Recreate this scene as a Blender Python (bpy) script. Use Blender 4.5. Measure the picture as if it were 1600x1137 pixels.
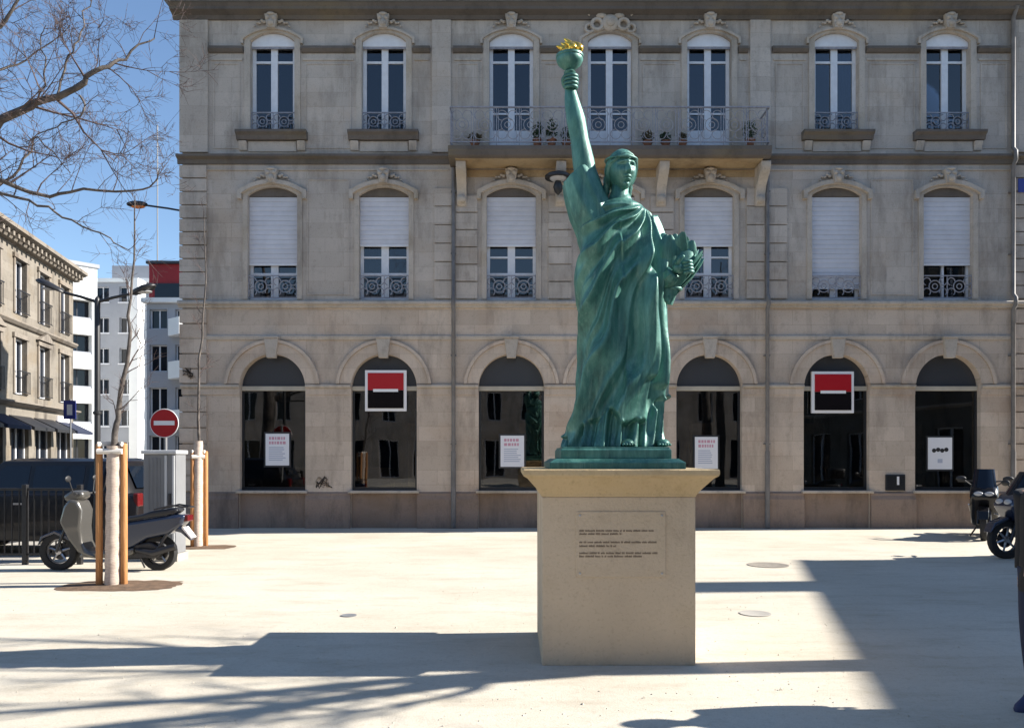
import bpy, bmesh, math, random
from math import sin, cos, pi, radians, sqrt, atan2, exp
from mathutils import Vector, Matrix, noise as mnoise

for o in list(bpy.data.objects):
    bpy.data.objects.remove(o, do_unlink=True)
S = bpy.context.scene
C = S.collection

# ------------------------------------------------------------------ camera
CAMH = 1.6            # eye height
FPX = 1250.0          # focal length in photo pixels (1600 wide)
HOR = 715.0           # horizon row in the photo
cam = bpy.data.cameras.new('camera')
cam.sensor_width = 36.0
cam.lens = 36.0 * FPX / 1600.0
cam.shift_y = (HOR - 568.5) / 1600.0
cam.clip_start = 0.05
cam.clip_end = 3000
camo = bpy.data.objects.new('camera', cam)
camo.location = (0, 0, CAMH)
camo.rotation_euler = (radians(90), 0, 0)
C.objects.link(camo)
S.camera = camo

# ------------------------------------------------------------------ sky and sun
SUN_EL, SUN_A = 33.0, 4.0       # elevation; degrees behind the facade plane, sun stands to the right (+X)
W = bpy.data.worlds.new('World'); S.world = W; W.use_nodes = True
nt = W.node_tree
bg = nt.nodes['Background']
sky = nt.nodes.new('ShaderNodeTexSky'); sky.sky_type = 'NISHITA'
sky.sun_disc = False
sky.sun_elevation = radians(SUN_EL)
sky.sun_rotation = radians(90 - SUN_A)
sky.air_density = 1.0; sky.dust_density = 0.1; sky.ozone_density = 3.0
nt.links.new(sky.outputs[0], bg.inputs[0])
bg.inputs[1].default_value = 0.084
sl = bpy.data.lights.new('sun', 'SUN'); sl.energy = 5.0; sl.angle = radians(0.5); sl.color = (1.0, 0.945, 0.865)
so = bpy.data.objects.new('sun', sl); C.objects.link(so)
SV = Vector((cos(radians(SUN_EL)) * cos(radians(SUN_A)), cos(radians(SUN_EL)) * sin(radians(SUN_A)), sin(radians(SUN_EL))))
so.rotation_euler = (-SV).to_track_quat('-Z', 'Y').to_euler()
so.location = (20, 5, 25)
vs = S.view_settings
vs.view_transform = 'Standard'; vs.look = 'None'; vs.gamma = 1.0; vs.use_curve_mapping = False
vs.exposure = 1.25
S.render.engine = "CYCLES"
S.cycles.max_bounces = 5; S.cycles.diffuse_bounces = 3; S.cycles.glossy_bounces = 3; S.cycles.transmission_bounces = 3; S.cycles.transparent_max_bounces = 6

# ------------------------------------------------------------------ helpers
def P(px, py, d):
    return Vector(((px - 800) * d / FPX, d, CAMH + (HOR - py) * d / FPX))

MATS = {}
def mat(name, col, rough=0.6, metal=0.0, var=0.0, vscale=3.0, bump=0.0, bscale=60.0, spec=0.5, col2=None, stretch=(1, 1, 1), coat=0.0, detail=6.0):
    """principled material; colour varied by a noise between col and col2 (or a darker col)"""
    if name in MATS: return MATS[name]
    m = bpy.data.materials.new(name); m.use_nodes = True
    n = m.node_tree; b = n.nodes['Principled BSDF']
    b.inputs['Base Color'].default_value = (*col, 1); b.inputs['Roughness'].default_value = rough
    b.inputs['Metallic'].default_value = metal; b.inputs['Specular IOR Level'].default_value = spec
    b.inputs['Coat Weight'].default_value = coat
    geo = n.nodes.new('ShaderNodeNewGeometry')
    mp = n.nodes.new('ShaderNodeMapping'); mp.inputs['Scale'].default_value = stretch
    n.links.new(geo.outputs['Position'], mp.inputs['Vector'])
    if var > 0 or col2:
        t = n.nodes.new('ShaderNodeTexNoise'); t.inputs['Scale'].default_value = vscale; t.inputs['Detail'].default_value = detail
        t.inputs['Roughness'].default_value = 0.62
        n.links.new(mp.outputs[0], t.inputs['Vector'])
        r = n.nodes.new('ShaderNodeValToRGB')
        c2 = col2 or tuple(c * (1 - var) for c in col)
        r.color_ramp.elements[0].position = 0.35; r.color_ramp.elements[0].color = (*c2, 1)
        r.color_ramp.elements[1].position = 0.65; r.color_ramp.elements[1].color = (*col, 1)
        n.links.new(t.outputs['Fac'], r.inputs['Fac']); n.links.new(r.outputs['Color'], b.inputs['Base Color'])
    if bump > 0:
        t2 = n.nodes.new('ShaderNodeTexNoise'); t2.inputs['Scale'].default_value = bscale; t2.inputs['Detail'].default_value = 4
        n.links.new(mp.outputs[0], t2.inputs['Vector'])
        bp = n.nodes.new('ShaderNodeBump'); bp.inputs['Strength'].default_value = bump; bp.inputs['Distance'].default_value = 0.01
        n.links.new(t2.outputs['Fac'], bp.inputs['Height']); n.links.new(bp.outputs[0], b.inputs['Normal'])
    MATS[name] = m
    return m

def stone(name, col, dirt, ochre, streak=0.5, joints=True, course=0.33, blockw=0.85, jstr=0.5):
    """limestone: tinted blocks with thin joints, soot patches and rain streaks of their own shape"""
    m = bpy.data.materials.new(name); m.use_nodes = True
    n = m.node_tree; b = n.nodes['Principled BSDF']; L = n.links.new
    b.inputs['Roughness'].default_value = 0.85; b.inputs['Specular IOR Level'].default_value = 0.2
    geo = n.nodes.new('ShaderNodeNewGeometry')
    def noise(scale, stretch=(1, 1, 1), detail=6, rough=0.6):
        mp = n.nodes.new('ShaderNodeMapping'); mp.inputs['Scale'].default_value = stretch
        L(geo.outputs['Position'], mp.inputs['Vector'])
        t = n.nodes.new('ShaderNodeTexNoise'); t.inputs['Scale'].default_value = scale; t.inputs['Detail'].default_value = detail
        t.inputs['Roughness'].default_value = rough
        L(mp.outputs[0], t.inputs['Vector']); return t.outputs['Fac']
    def ramp(src, a, bb):
        r = n.nodes.new('ShaderNodeMapRange'); r.inputs['From Min'].default_value = a; r.inputs['From Max'].default_value = bb
        L(src, r.inputs['Value']); return r.outputs[0]
    def mix(fac, a, bb):
        x = n.nodes.new('ShaderNodeMix'); x.data_type = 'RGBA'
        if isinstance(fac, float): x.inputs[0].default_value = fac
        else: L(fac, x.inputs[0])
        for k, v in ((6, a), (7, bb)):
            if isinstance(v, tuple): x.inputs[k].default_value = (*v, 1)
            else: L(v, x.inputs[k])
        return x.outputs[2]
    def mul(a, k):
        x = n.nodes.new('ShaderNodeMath'); x.operation = 'MULTIPLY'; L(a, x.inputs[0])
        if isinstance(k, float): x.inputs[1].default_value = k
        else: L(k, x.inputs[1])
        return x.outputs[0]
    c = mix(ramp(noise(0.9, detail=3), 0.35, 0.7), col, tuple(v * 0.86 for v in col))
    c = mix(mul(ramp(noise(0.55, (1, 1, 1.5), 5), 0.52, 0.68), 0.55), c, ochre)
    if joints:
        sep = n.nodes.new('ShaderNodeSeparateXYZ'); L(geo.outputs['Position'], sep.inputs[0])
        cmb = n.nodes.new('ShaderNodeCombineXYZ'); L(sep.outputs[0], cmb.inputs[0]); L(sep.outputs[2], cmb.inputs[1])
        bt = n.nodes.new('ShaderNodeTexBrick'); L(cmb.outputs[0], bt.inputs['Vector'])
        bt.inputs['Scale'].default_value = 1.0; bt.inputs['Brick Width'].default_value = blockw; bt.inputs['Row Height'].default_value = course
        bt.inputs['Mortar Size'].default_value = 0.006; bt.inputs['Mortar Smooth'].default_value = 0.4
        bt.inputs['Color1'].default_value = (1, 1, 1, 1); bt.inputs['Color2'].default_value = (0.62, 0.60, 0.58, 1)
        bt.inputs['Mortar'].default_value = (0.50, 0.47, 0.44, 1); bt.inputs['Bias'].default_value = -0.1
        x = n.nodes.new('ShaderNodeMix'); x.data_type = 'RGBA'; x.blend_type = 'MULTIPLY'; x.inputs[0].default_value = jstr
        L(c, x.inputs[6]); L(bt.outputs['Color'], x.inputs[7]); c = x.outputs[2]
    # soot patches and vertical streaks
    c = mix(mul(ramp(noise(1.6, (1, 1, 0.25), 5, 0.7), 0.5, 0.75), streak), c, dirt)
    c = mix(mul(ramp(noise(5.0, (1, 1, 0.8), 4, 0.75), 0.54, 0.74), 0.28), c, dirt)
    c = mix(mul(ramp(noise(38.0, (1, 1, 1), 2), 0.55, 0.8), 0.35), c, dirt)
    L(c, b.inputs['Base Color'])
    bp = n.nodes.new('ShaderNodeBump'); bp.inputs['Strength'].default_value = 0.5; bp.inputs['Distance'].default_value = 0.012
    L(noise(45, detail=3), bp.inputs['Height']); L(bp.outputs[0], b.inputs['Normal'])
    MATS[name] = m
    return m

class MB:
    """collects shapes, then links them as ONE mesh object"""
    def __init__(s): s.v = []; s.f = []
    def add(s, vs, fs):
        o = len(s.v); s.v += [tuple(v) for v in vs]; s.f += [tuple(i + o for i in f) for f in fs]; return s
    def box(s, x0, x1, y0, y1, z0, z1):
        return s.add([(x0, y0, z0), (x1, y0, z0), (x1, y1, z0), (x0, y1, z0), (x0, y0, z1), (x1, y0, z1), (x1, y1, z1), (x0, y1, z1)],
                     [(0, 3, 2, 1), (4, 5, 6, 7), (0, 1, 5, 4), (1, 2, 6, 5), (2, 3, 7, 6), (3, 0, 4, 7)])
    def quad(s, a, b, c, d): return s.add([a, b, c, d], [(0, 1, 2, 3)])
    def prism(s, prof, a0, a1, axis='y', taper=None):
        """profile polygon extruded along an axis; prof pairs are the other two axes in order"""
        def mk(p, a):
            return {'y': (p[0], a, p[1]), 'x': (a, p[0], p[1]), 'z': (p[0], p[1], a)}[axis]
        n = len(prof); p2 = taper or prof
        return s.add([mk(p, a0) for p in prof] + [mk(p, a1) for p in p2],
                     [tuple(range(n))[::-1], tuple(range(n, 2 * n))] + [(i, (i + 1) % n, n + (i + 1) % n, n + i) for i in range(n)])
    def rings(s, rr, cap=True, closed=True):
        """skin a list of equal-length point rings"""
        n = len(rr[0]); vs = [p for r in rr for p in r]; fs = []
        for k in range(len(rr) - 1):
            for i in range(n if closed else n - 1):
                j = (i + 1) % n
                fs.append((k * n + i, k * n + j, (k + 1) * n + j, (k + 1) * n + i))
        if cap and closed:
            fs.append(tuple(range(n))[::-1]); fs.append(tuple(range((len(rr) - 1) * n, len(rr) * n)))
        return s.add(vs, fs)
    def tube(s, pts, rad, n=8, cap=True, flat=1.0):
        pts = [Vector(p) for p in pts]
        if not hasattr(rad, '__len__'): rad = [rad] * len(pts)
        rr = []; up = None
        for i, p in enumerate(pts):
            t = (pts[min(i + 1, len(pts) - 1)] - pts[max(i - 1, 0)])
            if t.length < 1e-9: t = Vector((0, 0, 1))
            t.normalize()
            if up is None:
                up = Vector((0, 0, 1)) if abs(t.z) < 0.9 else Vector((0, -1, 0))
            u = t.cross(up)
            if u.length < 1e-6: u = t.orthogonal()
            u.normalize(); w = u.cross(t); up = w
            rr.append([p + (u * cos(2 * pi * k / n) + w * sin(2 * pi * k / n) * flat) * rad[i] for k in range(n)])
        return s.rings(rr, cap)
    def lathe(s, prof, n=24, cx=0, cy=0, cz=0, axis='z', cap=True):
        rr = []
        for r, h in prof:
            ring = []
            for k in range(n):
                a = 2 * pi * k / n
                if axis == 'z': ring.append((cx + r * cos(a), cy + r * sin(a), cz + h))
                elif axis == 'y': ring.append((cx + r * cos(a), cy + h, cz + r * sin(a)))
                else: ring.append((cx + h, cy + r * cos(a), cz + r * sin(a)))
            rr.append(ring)
        return s.rings(rr, cap)
    def ball(s, c, r, n=12, m=8, sc=(1, 1, 1)):
        rr = []
        for j in range(m + 1):
            ph = -pi / 2 + pi * j / m; ph = max(-pi / 2 + .02, min(pi / 2 - .02, ph))
            rr.append([(c[0] + r * sc[0] * cos(ph) * cos(2 * pi * k / n), c[1] + r * sc[1] * cos(ph) * sin(2 * pi * k / n), c[2] + r * sc[2] * sin(ph)) for k in range(n)])
        return s.rings(rr)
    def ring(s, c, R, r, n=16, m=6, axis='y', a0=0, a1=2 * pi):
        """torus or arc of a torus, its hole along the axis"""
        pts = []
        full = abs(a1 - a0) > 6.28
        for k in range(n + 1):
            a = a0 + (a1 - a0) * k / n
            if axis == 'y': pts.append((c[0] + R * cos(a), c[1], c[2] + R * sin(a)))
            elif axis == 'z': pts.append((c[0] + R * cos(a), c[1] + R * sin(a), c[2]))
            else: pts.append((c[0], c[1] + R * cos(a), c[2] + R * sin(a)))
        return s.tube(pts, r, m, cap=not full)
    def mesh(s, name, m=None, smooth=None):
        me = bpy.data.meshes.new(name); me.from_pydata(s.v, [], s.f); me.update()
        bm = bmesh.new(); bm.from_mesh(me); bmesh.ops.recalc_face_normals(bm, faces=bm.faces); bm.to_mesh(me); bm.free()
        if m: me.materials.append(MATS[m] if isinstance(m, str) else m)
        if smooth:
            me.shade_smooth()
            if smooth < 180: me.set_sharp_from_angle(angle=radians(smooth))
        return me
    def build(s, name, m, parent=None, smooth=None, bevel=0, loc=None, seg=2):
        return place(name, s.mesh(name, m, smooth), parent, loc, bevel, seg)

def place(name, me, parent=None, loc=None, bevel=0, seg=2):
    o = bpy.data.objects.new(name, me); C.objects.link(o); o.parent = parent
    if loc is not None: o.location = loc
    if bevel:
        b = o.modifiers.new('bevel', 'BEVEL'); b.width = bevel; b.segments = seg; b.limit_method = 'ANGLE'; b.angle_limit = radians(35)
        b.harden_normals = False
    return o
def tag(o, label, cat, group=None):
    o['label'] = label; o['category'] = cat
    if group: o['group'] = group
    return o
def struct(o): o['kind'] = 'structure'; return o
def stuff(o): o['kind'] = 'stuff'; return o
def thing(name, label, cat, loc=(0, 0, 0), rz=0.0, group=None):
    o = bpy.data.objects.new(name, None); C.objects.link(o); o.location = loc; o.rotation_euler = (0, 0, rz)
    o.empty_display_size = 0.2
    return tag(o, label, cat, group)

# ------------------------------------------------------------------ materials
stone('stone_upper', (0.55, 0.485, 0.42), (0.13, 0.11, 0.09), (0.47, 0.37, 0.28), 0.62, jstr=0.45)
stone('stone_lower', (0.63, 0.52, 0.42), (0.16, 0.125, 0.10), (0.50, 0.355, 0.25), 0.55, jstr=0.5)
stone('stone_trim', (0.52, 0.455, 0.385), (0.10, 0.09, 0.08), (0.36, 0.28, 0.18), 0.6, joints=False)
stone('stone_dark', (0.15, 0.13, 0.115), (0.05, 0.045, 0.04), (0.20, 0.16, 0.10), 0.6, joints=False)  # much darker tone for courses, cornice, sills, ledges, balcony slab and shutter boxes
stone('stone_ochre', (0.44, 0.33, 0.20), (0.10, 0.07, 0.045), (0.34, 0.20, 0.08), 0.6, joints=False)
stone('stone_plinth', (0.30, 0.225, 0.18), (0.07, 0.06, 0.055), (0.22, 0.15, 0.10), 0.7, joints=False)
stone('town_trim', (0.24, 0.21, 0.175), (0.06, 0.05, 0.045), (0.2, 0.15, 0.1), 0.9, joints=False)
stone('stone_town', (0.235, 0.21, 0.175), (0.05, 0.043, 0.037), (0.20, 0.155, 0.10), 1.0, jstr=0.4)
stone('pedestal_stone', (0.60, 0.48, 0.345), (0.30, 0.225, 0.15), (0.50, 0.385, 0.24), 0.5, joints=False)
stone('pedestal_cap_stone', (0.58, 0.44, 0.26), (0.26, 0.18, 0.09), (0.54, 0.38, 0.16), 0.5, joints=False)
mat('white_paint', (0.72, 0.73, 0.76), 0.45, var=0.12, vscale=6, bump=0.1)
mat('shutter', (0.62, 0.62, 0.66), 0.5, var=0.12, vscale=2.5)
mat('grey_iron', (0.33, 0.33, 0.37), 0.5, var=0.35, vscale=14)
mat('black_iron', (0.018, 0.018, 0.02), 0.45, var=0.3, vscale=10)
mat('zinc', (0.30, 0.33, 0.36), 0.5, 0.3, var=0.25, vscale=1.5)
mat('interior', (0.055, 0.05, 0.045), 0.9, var=0.4, vscale=1.2)
mat('interior_warm', (0.22, 0.14, 0.07), 0.9, var=0.5, vscale=2.5)
mat('tinted_panel', (0.045, 0.048, 0.055), 0.25)
mat('cream_bar', (0.50, 0.45, 0.36), 0.5, var=0.2)
mat('dark_frame', (0.02, 0.022, 0.026), 0.35)
mat('logo_red', (0.40, 0.004, 0.010), 0.35)
mat('logo_black', (0.006, 0.004, 0.005), 0.5, spec=0.1)
mat('sign_white', (0.82, 0.80, 0.80), 0.4)
mat('poster_white', (0.75, 0.75, 0.78), 0.5)
mat('poster_pink', (0.58, 0.30, 0.37), 0.5)
mat('poster_grey', (0.42, 0.45, 0.55), 0.5)
mat('ink', (0.06, 0.045, 0.035), 0.7)
mat('engraving', (0.15, 0.11, 0.075), 0.8)
mat('pipe_paint', (0.19, 0.175, 0.165), 0.6, var=0.3, vscale=5)
mat('cover_iron', (0.28, 0.25, 0.21), 0.7, var=0.3, vscale=12)
mat('slate', (0.12, 0.13, 0.15), 0.6, var=0.3, vscale=5, stretch=(1, 1, 3))
mat('roof_tile', (0.30, 0.13, 0.07), 0.8, var=0.4, vscale=4)
mat('white_render', (0.80, 0.80, 0.78), 0.8, var=0.06, vscale=0.8)
mat('grey_render', (0.34, 0.35, 0.38), 0.8, var=0.1, vscale=0.8)
mat('red_clad', (0.33, 0.012, 0.018), 0.6, var=0.25, vscale=1)
mat('soil', (0.16, 0.10, 0.06), 0.95, var=0.5, vscale=9, bump=0.8, bscale=50)
mat('bark', (0.14, 0.12, 0.105), 0.9, col2=(0.05, 0.042, 0.038), vscale=9, bump=0.6, bscale=40)
mat('bark_twig', (0.10, 0.07, 0.065), 0.9, var=0.4, vscale=6)
mat('wrap', (0.60, 0.50, 0.42), 0.9, col2=(0.44, 0.34, 0.28), vscale=30, stretch=(0.4, 0.4, 3), bump=0.6, bscale=60)
mat('stake_wood', (0.50, 0.24, 0.09), 0.75, col2=(0.36, 0.155, 0.05), vscale=14, stretch=(3, 3, 0.3), bump=0.3)
mat('strap', (0.70, 0.66, 0.60), 0.8)
mat('tyre', (0.014, 0.014, 0.015), 0.8, bump=0.3, bscale=90)
mat('alloy', (0.45, 0.45, 0.47), 0.3, 0.9)
mat('dark_metal', (0.05, 0.05, 0.055), 0.4, 0.7)
mat('silver_paint', (0.12, 0.115, 0.105), 0.3, 0.5, coat=0.5)
mat('navy_paint', (0.016, 0.026, 0.055), 0.25, 0.2, coat=0.8)
mat('black_paint', (0.006, 0.006, 0.008), 0.3, 0.0, spec=0.3, coat=0.3)
mat('black_plastic', (0.018, 0.018, 0.02), 0.55)
mat('seat_vinyl', (0.016, 0.018, 0.024), 0.45, bump=0.2, bscale=120)
mat('lamp_red', (0.10, 0.004, 0.006), 0.25)
mat('lamp_orange', (0.75, 0.22, 0.04), 0.3)
mat('lamp_clear', (0.40, 0.40, 0.41), 0.15)
mat('car_glass', (0.006, 0.010, 0.018), 0.04, spec=0.4)
mat('cabinet_grey', (0.20, 0.205, 0.215), 0.5, var=0.12, vscale=4)
mat('cabinet_pale', (0.52, 0.53, 0.54), 0.5, var=0.1)
mat('sign_blue', (0.03, 0.045, 0.24), 0.4)
mat('gold', (0.95, 0.60, 0.10), 0.25, 0.9)
mat('terracotta', (0.34, 0.14, 0.07), 0.8, var=0.2)
mat('leaf', (0.045, 0.085, 0.03), 0.6, var=0.5, vscale=20)
mat('leaf_dry', (0.15, 0.11, 0.05), 0.8, var=0.4, vscale=20)
mat('skin', (0.52, 0.34, 0.26), 0.55)
mat('cloth_black', (0.012, 0.012, 0.014), 0.9, bump=0.4, bscale=200)
mat('cloth_navy', (0.018, 0.024, 0.05), 0.9, bump=0.4, bscale=200)
mat('shoe_blue', (0.02, 0.03, 0.09), 0.6)
mat('hair', (0.03, 0.02, 0.015), 0.6)
mat('curtain', (0.5, 0.5, 0.52), 0.9, var=0.15, vscale=8, stretch=(6, 6, 0.4))

def glass_mat(name, tint, ior, refl=1.0):
    m = bpy.data.materials.new(name); m.use_nodes = True; n = m.node_tree; n.nodes.remove(n.nodes['Principled BSDF'])
    out = n.nodes['Material Output']
    tr = n.nodes.new('ShaderNodeBsdfTransparent'); tr.inputs[0].default_value = (*tint, 1)
    gl = n.nodes.new('ShaderNodeBsdfGlossy'); gl.inputs['Roughness'].default_value = 0.015; gl.inputs[0].default_value = (refl, refl, refl, 1)
    fr = n.nodes.new('ShaderNodeFresnel'); fr.inputs[0].default_value = ior
    nz = n.nodes.new('ShaderNodeTexNoise'); nz.inputs['Scale'].default_value = 1.3; nz.inputs['Detail'].default_value = 1
    geo = n.nodes.new('ShaderNodeNewGeometry'); n.links.new(geo.outputs['Position'], nz.inputs['Vector'])
    bp = n.nodes.new('ShaderNodeBump'); bp.inputs['Strength'].default_value = 0.03; bp.inputs['Distance'].default_value = 0.05
    n.links.new(nz.outputs['Fac'], bp.inputs['Height']); n.links.new(bp.outputs[0], gl.inputs['Normal'])
    mx = n.nodes.new('ShaderNodeMixShader')
    n.links.new(fr.outputs[0], mx.inputs[0]); n.links.new(tr.outputs[0], mx.inputs[1]); n.links.new(gl.outputs[0], mx.inputs[2])
    n.links.new(mx.outputs[0], out.inputs[0]); MATS[name] = m
glass_mat('window_glass', (0.42, 0.45, 0.5), 1.75)
glass_mat('shop_glass', (0.55, 0.55, 0.55), 1.65)

def patina():
    m = bpy.data.materials.new('patina'); m.use_nodes = True; n = m.node_tree; b = n.nodes['Principled BSDF']; L = n.links.new
    geo = n.nodes.new('ShaderNodeNewGeometry')
    mp = n.nodes.new('ShaderNodeMapping'); mp.inputs['Scale'].default_value = (1, 1, 0.3); L(geo.outputs['Position'], mp.inputs[0])
    t = n.nodes.new('ShaderNodeTexNoise'); t.inputs['Scale'].default_value = 9; t.inputs['Detail'].default_value = 6; t.inputs['Roughness'].default_value = 0.7; L(mp.outputs[0], t.inputs[0])
    r = n.nodes.new('ShaderNodeValToRGB'); e = r.color_ramp.elements
    e[0].position = 0.3; e[0].color = (0.020, 0.088, 0.072, 1); e[1].position = 0.72; e[1].color = (0.115, 0.30, 0.24, 1)
    k = r.color_ramp.elements.new(0.5); k.color = (0.050, 0.178, 0.145, 1)
    L(t.outputs['Fac'], r.inputs[0])
    mp3 = n.nodes.new('ShaderNodeMapping'); mp3.inputs['Scale'].default_value = (1, 1, 0.07); L(geo.outputs['Position'], mp3.inputs[0])
    t3 = n.nodes.new('ShaderNodeTexNoise'); t3.inputs['Scale'].default_value = 26; t3.inputs['Detail'].default_value = 5; t3.inputs['Roughness'].default_value = 0.7; L(mp3.outputs[0], t3.inputs[0])
    m3 = n.nodes.new('ShaderNodeMapRange'); m3.inputs['From Min'].default_value = 0.52; m3.inputs['From Max'].default_value = 0.72; m3.inputs['To Max'].default_value = 0.55; L(t3.outputs['Fac'], m3.inputs[0])
    x3 = n.nodes.new('ShaderNodeMix'); x3.data_type = 'RGBA'; L(m3.outputs[0], x3.inputs[0]); L(r.outputs[0], x3.inputs[6]); x3.inputs[7].default_value = (0.20, 0.36, 0.30, 1)
    L(x3.outputs[2], b.inputs['Base Color'])
    b.inputs['Metallic'].default_value = 0.25; b.inputs['Specular IOR Level'].default_value = 0.7
    t2 = n.nodes.new('ShaderNodeTexNoise'); t2.inputs['Scale'].default_value = 25; t2.inputs['Detail'].default_value = 6; L(geo.outputs['Position'], t2.inputs[0])
    mr = n.nodes.new('ShaderNodeMapRange'); mr.inputs['To Min'].default_value = 0.33; mr.inputs['To Max'].default_value = 0.6; L(t2.outputs['Fac'], mr.inputs[0]); L(mr.outputs[0], b.inputs['Roughness'])
    bp = n.nodes.new('ShaderNodeBump'); bp.inputs['Strength'].default_value = 0.25; bp.inputs['Distance'].default_value = 0.01
    L(t2.outputs['Fac'], bp.inputs['Height']); L(bp.outputs[0], b.inputs['Normal']); MATS['patina'] = m
patina()

def ground_mat(name, c1, c2, dark, grain):
    m = bpy.data.materials.new(name); m.use_nodes = True; n = m.node_tree; b = n.nodes['Principled BSDF']; L = n.links.new
    b.inputs['Roughness'].default_value = 0.95; b.inputs['Specular IOR Level'].default_value = 0.15
    geo = n.nodes.new('ShaderNodeNewGeometry')
    def nz(s, d=6, r=0.6, st=(1, 1, 1)):
        mp = n.nodes.new('ShaderNodeMapping'); mp.inputs['Scale'].default_value = st; L(geo.outputs['Position'], mp.inputs[0])
        t = n.nodes.new('ShaderNodeTexNoise'); t.inputs['Scale'].default_value = s; t.inputs['Detail'].default_value = d; t.inputs['Roughness'].default_value = r
        L(mp.outputs[0], t.inputs[0]); return t.outputs['Fac']
    def mixc(f, a, bb, lo, hi, k=1.0):
        mr = n.nodes.new('ShaderNodeMapRange'); mr.inputs['From Min'].default_value = lo; mr.inputs['From Max'].default_value = hi; mr.inputs['To Max'].default_value = k; L(f, mr.inputs[0])
        x = n.nodes.new('ShaderNodeMix'); x.data_type = 'RGBA'; L(mr.outputs[0], x.inputs[0])
        for i, v in ((6, a), (7, bb)):
            if isinstance(v, tuple): x.inputs[i].default_value = (*v, 1)
            else: L(v, x.inputs[i])
        return x.outputs[2]
    c = mixc(nz(0.5, 7), c1, c2, 0.35, 0.65)
    c = mixc(nz(2.3, 5, 0.7, (0.4, 1.3, 1)), c, dark, 0.50, 0.78, 0.55)
    c = mixc(nz(17, 4, 0.7), c, dark, 0.52, 0.75, 0.35)
    c = mixc(nz(120, 4, 0.7), c, dark, 0.5, 0.85, grain)
    L(c, b.inputs['Base Color'])
    bp = n.nodes.new('ShaderNodeBump'); bp.inputs['Strength'].default_value = 0.35; bp.inputs['Distance'].default_value = 0.01
    L(nz(70, 3, 0.75), bp.inputs['Height']); L(bp.outputs[0], b.inputs['Normal']); MATS[name] = m
ground_mat('sand', (0.57, 0.525, 0.44), (0.48, 0.435, 0.355), (0.30, 0.255, 0.185), 0.85)
ground_mat('asphalt', (0.075, 0.075, 0.078), (0.055, 0.055, 0.058), (0.03, 0.03, 0.03), 0.7)
ground_mat('pavement', (0.40, 0.38, 0.34), (0.34, 0.32, 0.29), (0.2, 0.19, 0.17), 0.5)

# ------------------------------------------------------------------ the ground
g = MB(); g.quad((-600, -200, 0), (600, -200, 0), (600, 900, 0), (-600, 900, 0))
struct(g.build('ground', 'pavement'))
g = MB()
g.quad((-7.6, -14, .004), (30, -14, .004), (30, 18.4, .004), (-7.6, 18.4, .004))
struct(g.build('sand_square', 'sand'))
g = MB()
g.add([(-16.5, -14, .004), (-9.6, -14, .004), (-9.6, 12.0, .004), (-8.4, 30, .004), (-14.5, 90, .004), (-27, 90, .004), (-17.2, 30, .004), (-16.5, 12, .004)], [tuple(range(8))])
struct(g.build('street', 'asphalt'))
# kerb stones between the street and the square
kp = struct(thing('kerb', 'x', 'x')); del kp['label'], kp['category']
ks = MB(); ks.box(-.09, .09, -.485, .485, 0, .1); kme = ks.mesh('kerb_stone', 'stone_trim')
for k in range(26):
    y = -12 + k; o = place('kerb_stone', kme, kp, (-9.5, y + .5, 0), 0.012); o.rotation_euler.z = random.uniform(-.004, .004)

# ------------------------------------------------------------------ generic facade pieces
def wall_bay(mb, x0, x1, z0, z1, op=None, rev=0.28, n=14):
    """front face of one bay (plane y=0) with an arched or square opening op=(cx, half, zbot, zspring, rise) and its reveals"""
    Q = lambda a, b, c, d: mb.add([(a, 0, c), (b, 0, c), (b, 0, d), (a, 0, d)], [(0, 1, 2, 3)])
    if not op: Q(x0, x1, z0, z1); return
    cx, h, zb, zs, rise = op
    L, R = cx - h, cx + h
    Q(x0, L, z0, z1); Q(R, x1, z0, z1)
    if zb > z0 + 1e-4: Q(L, R, z0, zb)
    arc = []
    for k in range(n + 1):
        if rise <= 0: arc.append((L + 2 * h * k / n, zs)); continue
        rad = (h * h + rise * rise) / (2 * rise); cz = zs + rise - rad
        a = math.asin(min(1, h / rad)); 
        if rise > h * .999: a = pi / 2
        t = -a + 2 * a * k / n
        arc.append((cx + rad * sin(t), cz + rad * cos(t)))
    for (xa, za), (xb, zb2) in zip(arc[:-1], arc[1:]):
        mb.add([(xa, 0, za), (xb, 0, zb2), (xb, 0, z1), (xa, 0, z1)], [(0, 1, 2, 3)])
        mb.add([(xa, 0, za), (xa, rev, za), (xb, rev, zb2), (xb, 0, zb2)], [(0, 1, 2, 3)])
    mb.add([(L, 0, zb), (L, rev, zb), (L, rev, zs), (L, 0, zs)], [(0, 1, 2, 3)])
    mb.add([(R, 0, zb), (R, 0, zs), (R, rev, zs), (R, rev, zb)], [(0, 1, 2, 3)])
    mb.add([(L, 0, zb), (R, 0, zb), (R, rev, zb), (L, rev, zb)], [(0, 1, 2, 3)])

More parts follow.
